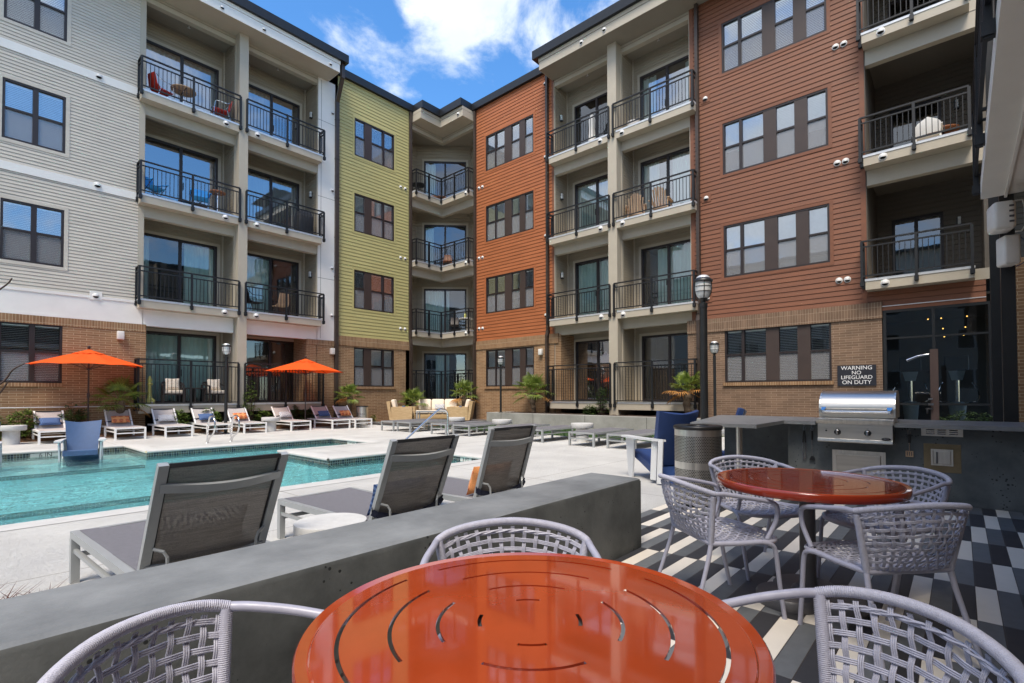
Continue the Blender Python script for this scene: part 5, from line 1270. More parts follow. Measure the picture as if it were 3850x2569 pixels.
KF = Matrix(((0, 1, 0, X0), (1, 0, 0, 0), (0, 0, 1, 0), (0, 0, 0, 1)))     # kitchen front: (y, depth, z)
def KM(): m = MB(); m.M = KF; return m
# grill
g = thing('gas_grill', 'stainless steel built-in gas grill with domed lid, long handle and two knobs', 'grill', (7.55, .97, .66))
def GM(): m = MB(); m.M = Matrix.Translation((-7.55, -.97, -.66)) @ KF; return m
y0, y1 = .60, 1.355
m = GM(); pr = [(-.235, .945), (-.235, .675), (-.20, .66), (.3, .66), (.3, .94)]
m.loft([[(y, d, z) for d, z in pr] for y in (y0, y1)], True, True); m.build('control_panel', 'steel_brushed', g)
m = GM(); m.loft([[(y, d, z) for d, z in ((-.245, .66), (-.255, .672), (-.25, .70), (-.236, .705))] for y in (y0, y1)], True, True); m.build('drip_lip', 'steel', g)
m = GM(); q = [(-.245, .885), (-.265, .915), (-.262, .945), (-.23, .958), (.25, .958), (.25, .90)]
m.loft([[(y, d, z) for d, z in q] for y in (y0-.012, y1+.012)], True, True); m.build('front_rail', 'steel', g, True)
hood = [(-.12, .965), (-.13, 1.02), (-.128, 1.075), (-.115, 1.13), (-.085, 1.18), (-.04, 1.225), (.02, 1.262), (.10, 1.285), (.20, 1.292), (.30, 1.28), (.36, 1.24), (.38, 1.15), (.38, .965)]
ly0, ly1 = y0-.005, y1-.015
m = GM(); n_ = 13; m.loft([[(y, d, z) for d, z in hood] for y in (ly0, ly1)], False); m.build('lid', 'steel_brushed', g, True)
for a, b in ((ly0-.018, ly0), (ly1, ly1+.018)): m = GM(); m.loft([[(y, d*1.02-.004, .965+(z-.965)*1.012) for d, z in hood] for y in (a, b)], True, True); m.build('lid_end', 'steel', g)
m = GM(); m.loft([[(y, d, z) for d, z in ((-.129, 1.075), (-.148, 1.07), (-.148, 1.055), (-.131, 1.05))] for y in (ly0, ly1)], True, True); m.build('lid_seam', 'steel', g)
m = GM(); m.tube([(ly0+.03, -.185, 1.035), (ly1-.03, -.185, 1.035)], .0125, 12)
for yy in (ly0+.035, ly1-.035): m.loft([[(yy-.03, -.135, 1.09), (yy+.03, -.135, 1.09), (yy+.02, -.12, 1.0), (yy-.02, -.12, 1.0)], [(yy-.016, -.195, 1.052), (yy+.016, -.195, 1.052), (yy+.014, -.195, 1.016), (yy-.014, -.195, 1.016)]], True, True)
m.build('handle', 'chrome', g, True)
for yy in (1.143, .838):
    m = GM(); m.M = m.M @ Matrix.Translation((yy, -.238, .785)) @ Matrix.Rotation(math.pi/2, 4, 'X')
    m.lathe([(.036, 0), (.036, .006), (.03, .008), (.028, .028), (.001, .03)], n=24); k_ = m.build('knob', 'black_plastic', g, True)
    m = GM(); m.M = m.M @ Matrix.Translation((yy, -.268, .785)) @ Matrix.Rotation(math.pi/2, 4, 'X'); m.rbox(-.012, .012, -.028, .028, -.002, .012, .006); k_ = m.build('knob_grip', 'chrome', k_)
m = GM(); m.M = m.M @ Matrix.Translation((1.262, -.238, .80)) @ Matrix.Rotation(math.pi/2, 4, 'X'); m.lathe([(.01, 0), (.01, .012), (.001, .014)], n=14); m.build('igniter', 'black_plastic', g)
em = MB(); em.M = GM().M
em.loft([[(.66+.046*math.cos(2*math.pi*i/28), -.2365-k, .722+.017*math.sin(2*math.pi*i/28)) for i in range(28)] for k in (0, .004)], True, True); eb = em.build('badge', 'black_plastic', g)
TXT = lambda y, d, z: Matrix.Translation((-7.55, -.97, -.66)) @ Matrix.Translation((X0+d, y, z)) @ Matrix.Rotation(-math.pi/2, 4, 'Z') @ Matrix.Rotation(math.pi/2, 4, 'X')
text_obj('DCS', .024, 'lettering', 'chrome', eb, TXT(.66, -.2412, .722), ext=.0004)
for yy, z, tx in ((1.143, .833, 'FRONT'), (.838, .833, 'REAR'), (1.262, .822, 'LIGHT')): text_obj(tx, .009, 'lettering', 'text_black', g, TXT(yy, -.2358, z), ext=.0003)
def kthing(name, label, cat, y, z): return thing(name, label, cat, (X0, y, z))
def KT(y, z): m = MB(); m.M = Matrix(((0, 1, 0, 0), (1, 0, 0, -y), (0, 0, 1, -z), (0, 0, 0, 1))); return m
t = kthing('access_door', 'stainless steel access door with frame in the counter below the grill', 'door', .96, .25)
m = KT(.96, .25); frame_box(m, .69, 1.24, .22, .545, .045, -.008, .0); m.build('frame', 'steel', t)
m = KT(.96, .25); m.rbox(.738, 1.192, -.024, -.001, .267, .50, .006); m.build('door_panel', 'steel_brushed', t)
m = KT(.96, .25); m.box(.738, 1.192, -.036, -.02, .485, .502); m.build('handle', 'steel', t)
t = kthing('vent_panel', 'small stainless louvered vent plate under the counter slab', 'vent', .17, .78)
m = KT(.17, .78); m.rbox(-.012, .352, -.006, .0, .768, .860, .002); m.build('plate', 'steel_brushed', t)
for i in range(3):
    for j in range(3): m = KT(.17, .78); yy, zz = .27-.10*i, .838-.022*j; m.loft([[(yy-.038, -.006, zz-.006), (yy+.038, -.006, zz-.006), (yy+.038, -.006, zz+.007), (yy-.038, -.006, zz+.007)], [(yy-.032, -.016, zz-.006), (yy+.032, -.016, zz-.006), (yy+.03, -.009, zz+.004), (yy-.03, -.009, zz+.004)]], True, True); m.build('louver', 'chrome', t)
t = kthing('outlet_box', 'steel outlet box on a brass toned plate in the counter front', 'outlet', .17, .36)
m = KT(.17, .36); m.box(.008, .333, -.004, .0, .36, .68); m.build('plate', 'brass_plate', t)
m = KT(.17, .36); frame_box(m, .075, .268, .435, .62, .018, -.020, -.004); m.build('frame', 'steel', t)
m = KT(.17, .36); m.rbox(.096, .247, -.016, -.005, .456, .60, .004); m.build('cover', 'steel', t)
m = KT(.17, .36); m.tube([(.215, -.03, .46), (.215, -.03, .59)], .008, 8); m.build('handle', 'pedestal_grey', t)
def hang(name, label, y, ztop, kind):
    t = kthing(name, label, 'grill tool', y, ztop); M_ = lambda: KT(y, ztop)
    m = M_(); m.tube(catmull([(y, -.004, ztop+.01), (y-.012, -.01, ztop-.03), (y-.008, -.012, ztop-.06), (y+.008, -.012, ztop-.06), (y+.012, -.01, ztop-.03), (y, -.004, ztop+.01)], 4), .0018, 5); m.tube([(y, 0, ztop+.012), (y, -.02, ztop+.012), (y, -.022, ztop+.024)], .003, 5); m.build('hook', 'chrome', t)
    if kind == 'tongs':
        for s_ in (-1, 1):
            m = M_(); m.tube([(y+s_*.004, -.02, ztop-.06), (y+s_*.012, -.02, ztop-.14), (y+s_*.016, -.02, ztop-.22)], .0065, 6); m.build('handle', 'black_plastic', t)
            m = M_(); m.tube([(y+s_*.016, -.02, ztop-.22), (y+s_*.020, -.02, ztop-.34), (y+s_*.010, -.02, ztop-.44)], [.005, .006, .009], 6); m.build('arm', 'chrome', t)
    elif kind == 'brush':
        m = M_(); m.tube([(y, -.02, ztop-.06), (y, -.02, ztop-.18)], .010, 8); m.build('handle', 'black_plastic', t)
        m = M_(); m.tube([(y, -.02, ztop-.18), (y, -.02, ztop-.39)], .0035, 6); m.build('shaft', 'chrome', t)
        m = M_(); m.loft([[(y-.012, -.03, ztop-.39), (y+.012, -.03, ztop-.39), (y+.012, -.01, ztop-.39), (y-.012, -.01, ztop-.39)], [(y-.032, -.035, ztop-.44), (y+.032, -.035, ztop-.44), (y+.032, -.005, ztop-.44), (y-.032, -.005, ztop-.44)]], True, True); m.build('brush_head', 'black_plastic', t)
    else:
        m = M_(); m.rbox(y-.013, y+.013, -.03, -.01, ztop-.16, ztop-.06, .006); m.build('handle', 'black_plastic', t)
        m = M_(); m.tube([(y, -.02, ztop-.16), (y, -.02, ztop-.25)], .005, 6); m.build('shaft', 'chrome', t)
        m = M_()
        for a, b in ((-.036, -.024), (-.016, -.004), (.004, .016), (.024, .036)): m.box(y+a, y+b, -.022, -.019, ztop-.31, ztop-.262)
        m.box(y-.036, y+.036, -.022, -.019, ztop-.322, ztop-.31); m.prism([(y-.036, -.022), (y+.036, -.022), (y+.036, -.019), (y-.036, -.019)], ztop-.262, ztop-.252); m.build('blade', 'wood_tan', t)
hang('tongs', 'black handled steel tongs hanging left of the grill', 1.552, .835, 'tongs'); hang('grill_brush', 'long black grill brush hanging between the tongs and the grill', 1.462, .835, 'brush'); hang('spatula', 'slotted spatula with black handle hanging right of the grill', .462, .835, 'spatula')

# shower post, sign, speakers
t = thing('shower_post', 'brown square outdoor shower post with chrome head before the gym window', 'shower', (13, .385, 0))
m = MB(); m.box(-.05, .05, -.062, .062, 0, 2.13); m.build('post', 'post_brown', t)
m = MB(); m.tube([(-.03, .08, 2.03), (-.05, .25, 2.0), (-.08, .42, 1.92)], [.018, .024, .03], 8); m.build('shower_head', 'chrome', t, True)
m = MB(); m.box(-.11, -.07, .02, .10, 1.02, 1.06).box(-.11, -.07, .03, .14, .94, .97).box(-.11, -.07, .1, .13, .86, .94).box(-.1, -.07, .03, .10, 1.13, 1.16); m.build('tap', 'chrome', t)
t = thing('warning_sign', 'dark sign with white capitals warning that no lifeguard is on duty', 'sign', (XR-.05, 2.16, 1.47))
m = MB(); m.box(-.012, .0, -.45, .45, 0, .575); m.build('sign_board', 'sign_dark', t)
lz = [.495, .362, .234, .095]
for z, tx, sz in zip(lz, ('WARNING', 'NO', 'LIFEGUARD', 'ON DUTY'), (.150, .142, .142, .150)):
    o = text_obj(tx, sz, 'lettering', 'sign_white', t, Matrix.Translation((-.0135, 0, z)) @ Matrix.Rotation(-math.pi/2, 4, 'Z') @ Matrix.Rotation(math.pi/2, 4, 'X'), ext=.0015)
def wall_speaker(label, F, u, d, z):
    t = MB(); t.M = F; t.rbox(u-.09, u+.09, d-.16, d-.02, z-.13, z+.13, .02); o = t.build('wall_speaker', 'speaker_white', None, True); tag(o, label, 'speaker', 'white wall speakers'); return o
wall_speaker('white box speaker on the brick left of the ground floor railing, above the large umbrella', FL, 3.66, -.01, 3.14)
wall_speaker('white box speaker on the narrow brick strip beside the brown downspout', FL, 10.80, -.01, 3.08)
wall_speaker('white box speaker on the brick right of the windows below the rust section', FR, 13.30, -.01, 3.05)
t = thing('speaker', 'white outdoor speaker box on a bracket below the balcony underside at the right edge', 'speaker', (9.6, -.45, 3.66), R(12))
m = MB(); m.rbox(-.16, .16, -.12, .12, -.19, .19, .05); m.build('cabinet', 'speaker_white', t, True)
m = MB(); m.tube([(.0, -.14, .21), (.0, -.22, .21), (0, -.24, .1), (0, -.24, -.15), (0, -.20, -.21), (0, -.14, -.21)], .012, 6); m.build('bracket', 'speaker_white', t)
m = MB()
for z in (-.1, -.03, .04, .11): m.rbox(-.166, -.155, -.09, -.04, z-.012, z+.014, .003)
m.build('slot', 'pedestal_grey', t)
t = thing('speaker', 'second white box with cables directly beneath the bracketed speaker', 'electrical box', (9.75, -.52, 3.22), R(20))
m = MB(); m.rbox(-.12, .12, -.09, .09, -.20, .20, .03); m.build('cabinet', 'speaker_white', t, True)
m = MB(); m.tube(catmull([(-.05, -.1, .18), (-.1, -.17, .05), (-.08, -.16, -.15), (0, -.08, -.22)], 5), .007, 6); m.build('cable', 'plastic_blue', t)

# pool depth markers
for lb, body, sz, M_, w, h in (
    ('white depth marker tile reading 6 IN on the far left pool edge', '6 IN', .13, Matrix.Translation((1.58, 15.797, -.112)) @ Matrix.Rotation(math.pi/2, 4, 'X'), .52, .095),
    ('white depth marker tile reading 3 FT on the pool end beside the jutting deck', '3 FT', .11, Matrix.Translation((7.217, 7.70, -.10)) @ Matrix.Rotation(-math.pi/2, 4, 'Z') @ Matrix.Rotation(math.pi/2, 4, 'X'), .34, .10),
    ('white depth marker tile reading 3 FT 6 IN on the far end of the channel', '3 FT 6 IN', .085, Matrix.Translation((7.597, 12.75, -.10)) @ Matrix.Rotation(-math.pi/2, 4, 'Z') @ Matrix.Rotation(math.pi/2, 4, 'X'), .46, .10)):
    m = MB(); m.M = M_; m.box(-w/2, w/2, -h/2, h/2, 0, .003); o = m.build('depth_marker', 'marker_tile'); tag(o, lb, 'marker')
    text_obj(body, sz, 'lettering', 'text_black', o, M_ @ Matrix.Translation((0, 0, .004)), ext=.0005)
o = text_obj('3 FT 6 IN', .125, 'deck_lettering', 'text_black', None, Matrix.Translation((4.2, 6.74, .001)), ext=.0015); tag(o, 'dark depth lettering 3 FT 6 IN on the deck near the water', 'lettering')

# ================================================================ WICKER SOFA GROUP
def Sof(name, label, cat, loc, rz, w, depth=.86, seats=3, group='wicker lounge set'):
    t = thing(name, label, cat, loc, rz, group); a = .20
    m = MB(); m.rbox(-w/2+a, w/2-a, -depth+.06, 0, .06, .30, .02); m.build('seat_base', 'wicker_weave', t, True)
    for s_ in (-1, 1): m = MB(); m.loft([[(s_*(w/2-a), y0_, z) if True else 0, (s_*w/2, y0_, z), (s_*w/2, y1_, z), (s_*(w/2-a), y1_, z)] for z, y0_, y1_ in ((.05, -depth, .02), (.60, -depth-.03, .03), (.62, -depth-.03, .03))], True, True); fixn(m.build('arm', 'wicker_weave', t))
    m = MB(); m.loft([[(-w/2+.02, y0_, z), (w/2-.02, y0_, z), (w/2-.02, y1_, z), (-w/2+.02, y1_, z)] for z, y0_, y1_ in ((.05, .0, .10), (.84, .10, .24), (.86, .11, .23))], True, True); fixn(m.build('back', 'wicker_weave', t))
    sw = (w-2*a)/seats
    for i in range(seats):
        x = -w/2+a+sw*i
        m = MB(); m.rbox(x+.008, x+sw-.008, -depth+.02, .0, .305, .45, .045); m.build('seat_cushion', 'cushion_cream', t, True)
        m = MB(); m.M = Matrix.Translation((x+sw/2, -.09, .45)) @ Matrix.Rotation(R(-14), 4, 'X'); m.rbox(-sw/2+.012, sw/2-.012, -.10, .07, .0, .50, .06); m.build('back_cushion', 'cushion_cream', t, True)
    m = MB()
    for x in (-w/2+.08, w/2-.08):
        for y in (-depth+.06, .02): m.box(x-.03, x+.03, y-.03, y+.03, 0, .06)
    m.build('feet', 'wood_brown', t)
    return t
def wick():
    m, n, l, b = nodes('wicker_weave'); t = n.new('ShaderNodeTexCoord'); sp = n.new('ShaderNodeSeparateXYZ'); l.new(t.outputs['Object'], sp.inputs[0])
    ad = n.new('ShaderNodeMath'); l.new(sp.outputs[0], ad.inputs[0]); l.new(sp.outputs[1], ad.inputs[1]); cb = n.new('ShaderNodeCombineXYZ'); l.new(ad.outputs[0], cb.inputs[0]); l.new(sp.outputs[2], cb.inputs[1])
    bt = n.new('ShaderNodeTexBrick'); l.new(cb.outputs[0], bt.inputs[0]); bt.inputs['Scale'].default_value = 1; bt.inputs['Brick Width'].default_value = .11; bt.inputs['Row Height'].default_value = .030; bt.inputs['Mortar Size'].default_value = .004; bt.inputs['Mortar Smooth'].default_value = 1
    bt.inputs['Color1'].default_value = (.66, .47, .25, 1); bt.inputs['Color2'].default_value = (.55, .37, .18, 1); bt.inputs['Mortar'].default_value = (.30, .18, .08, 1); l.new(bt.outputs['Color'], b.inputs['Base Color']); b.inputs['Roughness'].default_value = .6
    iv = n.new('ShaderNodeMath'); iv.operation = 'SUBTRACT'; iv.inputs[0].default_value = 1; l.new(bt.outputs['Fac'], iv.inputs[1]); u = n.new('ShaderNodeBump'); u.inputs['Distance'].default_value = .012; l.new(iv.outputs[0], u.inputs['Height']); l.new(u.outputs[0], b.inputs['Normal'])
wick()
sofa_rz = math.atan2(-.748, .664)                    # local +x runs to the right in the photo
Sof('wicker_sofa', 'tan wicker three seat sofa with cream cushions in the corner', 'sofa', (15.30, 18.20, .1), sofa_rz, 2.22, seats=3)
Sof('wicker_armchair', 'wicker armchair left of the sofa, turned sideways', 'armchair', (13.30, 18.85, .1), sofa_rz+R(90)+R(3), .98, seats=1)
Sof('wicker_armchair', 'wicker armchair right of the sofa, turned sideways towards it', 'armchair', (15.32, 16.16, .1), sofa_rz-R(90)-R(3), .98, seats=1)
pillow('medallion', 'small white pillow with blue rings on the middle sofa seat', (15.18, 17.96, .70), (R(-14), 0, sofa_rz), .46, .24, .12, 'sofa pillows')
pillow('blue', 'blue pillow peeking over the arm of the left wicker armchair', (13.62, 18.55, .66), (R(-14), 0, sofa_rz+R(90)), .4, .22, .12, 'sofa pillows')
pillow('blue', 'blue pillow peeking over the arm of the right wicker armchair', (15.08, 16.45, .66), (R(-14), 0, sofa_rz-R(90)), .4, .22, .12, 'sofa pillows')
t = thing('coffee_table', 'grey metal framed low coffee table in front of the wicker sofa', 'table', (14.25, 17.25, .1), sofa_rz)
m = MB(); m.box(-.70, .70, -.33, .33, .40, .45); m.build('tabletop', 'lounger_frame', t)
for x in (-.675, .675):
    for y in (-.305, .305): m = MB(); m.box(x-.025, x+.025, y-.025, y+.025, 0, .40); m.build('leg', 'lounger_frame', t)

# ================================================================ PLANTS
def palm(label, loc, zc, rad, nf=20, seed=0, dry=3):
    rg = random.Random(seed); t = thing('fan_palm', label, 'palm', loc, 0, 'small fan palms along the walls')
    m = MB(); k = 9; m.tube([(0.02*math.sin(i), 0.02*math.cos(i*1.3), zc*.92*i/k) for i in range(k+1)], [.085+.022*(i % 2)+.03*i/k for i in range(k+1)], 10)
    for _ in range(110):
        z = rg.uniform(.05, zc*.92); a = rg.random()*6.28; r = .09; m.add([(r*math.cos(a), r*math.sin(a), z), (r*math.cos(a+.25), r*math.sin(a+.25), z), ((r+.06)*math.cos(a+.1), (r+.06)*math.sin(a+.1), z+.10)], [(0, 1, 2)])
    m.build('trunk', 'palm_trunk', t)
    g, d = MB(), MB()
    for i in range(nf):
        el = R(82)-(i/nf)*R(110)+rg.uniform(-.15, .15); az = i*2.399+rg.uniform(-.2, .2); mb = d if i >= nf-dry else g
        L = rad*rg.uniform(.42, .62); h = Vector((math.cos(az)*math.cos(el), math.sin(az)*math.cos(el), math.sin(el)))
        base = Vector((0, 0, zc*.93)); tip = base+h*L-Vector((0, 0, .05*L)); mb.tube([base, base+h*L*.5, tip], [.012, .009, .006], 4)
        side = h.cross(Vector((0, 0, 1))); side = side.normalized() if side.length > .05 else Vector((1, 0, 0)); upv = side.cross(h).normalized(); nb = 17
        for j in range(nb):
            q = (j/(nb-1)-.5)*R(205); dr = (h*math.cos(q)+side*math.sin(q)).normalized(); bl = rad*rg.uniform(.44, .56)*(1-.22*abs(q)/R(102)); wv = dr.cross(upv).normalized()*.017
            droop = Vector((0, 0, -1)); p0 = tip; p1 = tip+dr*bl*.45+upv*.02+droop*.02*bl; p2 = tip+dr*bl*.8+droop*.10*bl; p3 = tip+dr*bl+droop*(.22+.1*rg.random())*bl; fold = upv*.010
            mb.add([p0-wv*.3, p0+wv*.3, p1-wv+fold, p1, p1+wv+fold, p2-wv*.7+fold, p2, p2+wv*.7+fold, p3], [(0, 3, 2), (0, 1, 3), (1, 4, 3), (2, 3, 6, 5), (3, 4, 7, 6), (5, 6, 8), (6, 7, 8)])
    g.build('foliage', 'palm_leaf', t)
    if dry: d.build('dry_frond', 'palm_dry', t)
palm('wide low fan palm behind the large orange umbrella pole', (3.62, 19.44, 0), 1.16, .88, 22, 1, 1)
palm('small fan palm against the brick below the olive wall', (11.32, 19.2, 0), 1.28, .72, 18, 2, 2)
palm('dark green fan palm behind the sofa on the left', (14.5, 19.0, 0), .95, .85, 20, 3, 1)
palm('bright fan palm with dry orange fronds behind the sofa on the right', (16.3, 17.5, 0), 1.30, .85, 20, 4, 4)
palm('largest bright green fan palm in the planter before the rust section', (16.35, 13.35, .4), 1.02, .98, 24, 5, 1)
palm('fan palm with orange dried fronds beside the near lamp post', (16.3, 6.75, .4), 1.02, .80, 20, 6, 7)
def shrub(label, loc, rx, h, n, mat_='leaf_green', seed=0, leaf=.085, name='shrub', tall=False):
    rg = random.Random(seed); t = thing(name, label, 'shrub', loc); st, lf = MB(), MB()
    for i in range(n):
        a = rg.random()*6.28; r = rx*math.sqrt(rg.random()); f = rg.random(); z = h*(.18+.82*f)*(1-.35*(r/rx)**2); r *= (1-.45*f if tall else 1-.1*f)
        p = Vector((r*math.cos(a), r*math.sin(a), z))
        if i % 3 == 0: st.tube([(r*.15*math.cos(a), r*.15*math.sin(a), 0), (p*.55)[:], p[:]], [.010, .006, .003], 4)
        az0 = rg.random()*6.28
        for j in range(7):
            az = az0+j*.9; el = rg.uniform(-.35, .75); d = Vector((math.cos(az)*math.cos(el), math.sin(az)*math.cos(el), math.sin(el))); s_ = d.cross(Vector((0, 0, 1))).normalized()*leaf*.19; L = leaf*rg.uniform(.7, 1.25)
            lf.add([p, p+d*L*.45+s_+Vector((0, 0, .008)), p+d*L-Vector((0, 0, .012)), p+d*L*.45-s_+Vector((0, 0, .008)), p+d*L*.5], [(0, 1, 4), (1, 2, 4), (2, 3, 4), (3, 0, 4)])
    st.build('stem', 'twig', t); lf.build('foliage', mat_, t)
for i, (lb, loc, rx, h, n, mt) in enumerate([
    ('leafy rhododendron behind the far left drum table', (.75, 19.3, 0), .38, .80, 70, 'leaf_green'), ('rhododendron with yellowish buds right of the far left table', (1.45, 19.3, 0), .36, .80, 70, 'leaf_green'),
    ('dark bush behind the blue pillow lounger', (2.55, 19.4, 0), .35, .95, 60, 'leaf_dark'), ('low green shrub between the medallion and blue pillow loungers', (5.15, 19.2, 0), .28, .72, 50, 'leaf_green'),
    ('low green shrub just left of the left lamp post', (6.05, 19.25, 0), .34, .78, 60, 'leaf_green'), ('low green shrub above the far drum table', (7.85, 19.25, 0), .30, .70, 50, 'leaf_green'),
    ('dark shrub left of the smaller umbrella pole', (9.0, 19.3, 0), .40, .78, 70, 'leaf_dark'), ('dark shrub right of the smaller umbrella pole', (9.75, 19.35, 0), .30, .72, 50, 'leaf_dark'),
    ('small shrub low in the planter below the beige column', (16.2, 10.45, .42), .25, .38, 40, 'leaf_dark'), ('bush below the gym window beside the shower post', (15.2, -.15, 0), .75, .80, 130, 'leaf_dark')]):
    shrub(lb, loc, rx*1.12, h*1.12, int(n*1.9), mt, 20+i, .11)
shrub('tall airy shrub in front of the beige column on the left wing', (7.42, 19.3, 0), .42, 1.85, 120, 'leaf_green', 50, .075, tall=True)
shrub('tall leafy shrub in the planter in front of the right wing column', (16.2, 9.98, .42), .30, 1.15, 110, 'leaf_dark', 51, .075, tall=True)
shrub('sparse dry weed beside the left wicker armchair', (12.45, 19.1, 0), .12, .45, 14, 'palm_leaf', 52, .12)
t = thing('bare_shrub', 'bare dark twigs reaching in from the left edge over the pool', 'shrub', (-.55, 4.9, 0)); m = MB()
for pts in (((0, 0, 0), (.2, .05, .7), (.55, .08, 1.15), (.80, .1, 1.33), (.87, .1, 1.44), (.93, .1, 1.487)), ((.55, .08, 1.15), (.76, .1, 1.22), (.85, .1, 1.36)), ((0, 0, 0), (.15, 0, 1.1), (.5, .1, 1.7), (.80, .1, 2.0), (.86, .1, 2.09)), ((.5, .1, 1.7), (.7, .1, 1.95), (.76, .1, 2.3)), ((.15, 0, 1.1), (-.1, .1, 1.8), (-.2, .1, 2.5))):
    k = len(pts); m.tube(catmull(pts, 4), [.009*(1-.75*i/(4*(k-1)))+.002 for i in range(4*(k-1)+1)], 5)
m.build('branch', 'twig', t)
rg = random.Random(3); m = MB()
for _ in range(1300):
    x, y = rg.uniform(-.4, .40), rg.uniform(2.50, 3.1); a = rg.random()*6.28; L = rg.uniform(.06, .22)*(1.2-max(0, x)*1.4); lean = rg.uniform(.1, .9); z0 = .29; w = .0026
    p = Vector((x, y, z0)); d = Vector((math.cos(a)*lean, math.sin(a)*lean, 1)).normalized(); s_ = Vector((-math.sin(a), math.cos(a), 0))*w
    q = p+d*L*.6; e = p+d*L+Vector((math.cos(a), math.sin(a), -.3))*L*.35; m.add([p-s_, p+s_, q+s_, q-s_, e], [(0, 1, 2, 3), (3, 2, 4)])
m.box(-1.2, .36, 2.48, 3.0, .0, .30); o = m.build('dry_grass', 'dry_grass'); o['kind'] = 'stuff'

# ================================================================ THINGS ON THE BALCONIES
def legs4(m, w, d, h, r=.011, sp=.03):
    for sx in (-1, 1):
        for sy in (-1, 1): m.tube([(sx*w, sy*d, h), (sx*(w+sp), sy*(d+sp), 0)], r, 6)
def bucket_chair(label, loc, rz, mt, frame='chrome', group=None):
    t = thing('balcony_chair', label, 'chair', loc, rz, group)
    m = MB(); m.loft([[(-.22, -.24, .43), (.22, -.24, .43), (.22, -.24, .40), (-.22, -.24, .40)], [(-.23, .18, .41), (.23, .18, .41), (.23, .18, .38), (-.23, .18, .38)], [(-.21, .27, .50), (.21, .27, .50), (.21, .29, .48), (-.21, .29, .48)], [(-.17, .33, .86), (.17, .33, .86), (.17, .355, .86), (-.17, .355, .86)]], True, True); m.build('seat', mt, t, True)
    m = MB()
    for s_ in (-1, 1): m.tube(catmull([(s_*.25, -.27, 0), (s_*.26, -.22, .58), (s_*.27, -.12, .66), (s_*.27, .18, .66), (s_*.22, .32, .80)], 4), .012, 6); m.tube([(s_*.24, .30, 0), (s_*.23, .18, .42)], .012, 6)
    m.build('frame', frame, t, True); return t
def round_tbl(label, loc, r, h, mt, leg='chrome', group=None):
    t = thing('balcony_table', label, 'table', loc, 0, group); m = MB(); m.lathe([(r, h-.03), (r, h), (.001, h)], n=28); m.build('tabletop', mt, t)
    m = MB(); m.tube([(0, 0, 0), (0, 0, h-.03)], .02, 8)
    for a in range(4): m.tube([(0, 0, .05), (.28*math.cos(a*1.57+.7), .28*math.sin(a*1.57+.7), 0)], .012, 5); m.bar((0, 0, h-.04), (r*.8*math.cos(a*1.57), r*.8*math.sin(a*1.57), h-.04), .03, .02)
    m.build('leg', leg, t); return t
z4, z3, z2, z1_ = zt(3)+.012, zt(2)+.012, zt(1)+.012, zt(0)+.012
bucket_chair('red chair with chrome arms left of the round table on the top left balcony', (4.75, 20.0, z4), R(110), 'red_fabric')
bucket_chair('red chair with chrome frame at the right end of the top left balcony', (6.50, 19.85, z4), R(-95), 'red_fabric')
round_tbl('round wooden table seen from below on the top left balcony', (5.38, 19.98, z4), .38, .74, 'wood_tan')
def camp_chair(label, loc, rz):
    t = thing('camp_chair', label, 'chair', loc, rz, 'blue folding camp chairs')
    m = MB(); m.loft([[(-.25, -.22, .46), (.25, -.22, .46)], [(-.24, .0, .38), (.24, .0, .38)], [(-.25, .2, .42), (.25, .2, .42)], [(-.27, .33, .88), (.27, .33, .88)]], False); m.build('seat', 'camp_blue', t)
    m = MB(); m.tube([(-.3, -.28, 0), (.28, .28, .62)], .011, 5); m.tube([(.3, -.28, 0), (-.28, .28, .62)], .011, 5); m.tube([(-.3, .28, 0), (-.28, -.26, .62)], .011, 5); m.tube([(.3, .28, 0), (.28, -.26, .62)], .011, 5); m.tube([(-.28, .28, .3), (-.27, .34, .88)], .011, 5); m.tube([(.28, .28, .3), (.27, .34, .88)], .011, 5); m.build('frame', 'black_metal', t)
    for s_ in (-1, 1): m = MB(); m.bar((s_*.29, -.28, .62), (s_*.28, .29, .64), .06, .02); m.build('arm', 'camp_blue', t)
camp_chair('bright blue camp chair at the left end of the third floor left balcony', (4.55, 20.0, z3), R(30)); camp_chair('bright blue camp chair beside the small orange table on the third floor', (5.90, 19.9, z3), R(-10))
round_tbl('small orange topped table at the right of the third floor left balcony', (6.48, 19.98, z3), .26, .88, 'wood_brown')
t = thing('covered_grill', 'grill under a black cover on the third floor balcony', 'grill', (9.62, 19.85, z3), 0); m = MB(); m.rbox(-.30, .30, -.25, .25, .02, .80, .05); m.loft([[(x*k, y*k, z) for x, y in ((-.28, -.22), (.28, -.22), (.28, .22), (-.28, .22))] for z, k in ((.79, 1), (.93, .9), (1.0, .55))], True, True); m.build('cover', 'cover_black', t, True)
bucket_chair('dark metal chair at the left of the second floor balcony above the smaller umbrella', (7.75, 19.9, z2), R(95), 'dark_wood', 'black_metal'); bucket_chair('light wicker backed chair on the second floor balcony above the smaller umbrella', (8.75, 19.95, z2), R(180), 'wood_tan', 'dark_wood')
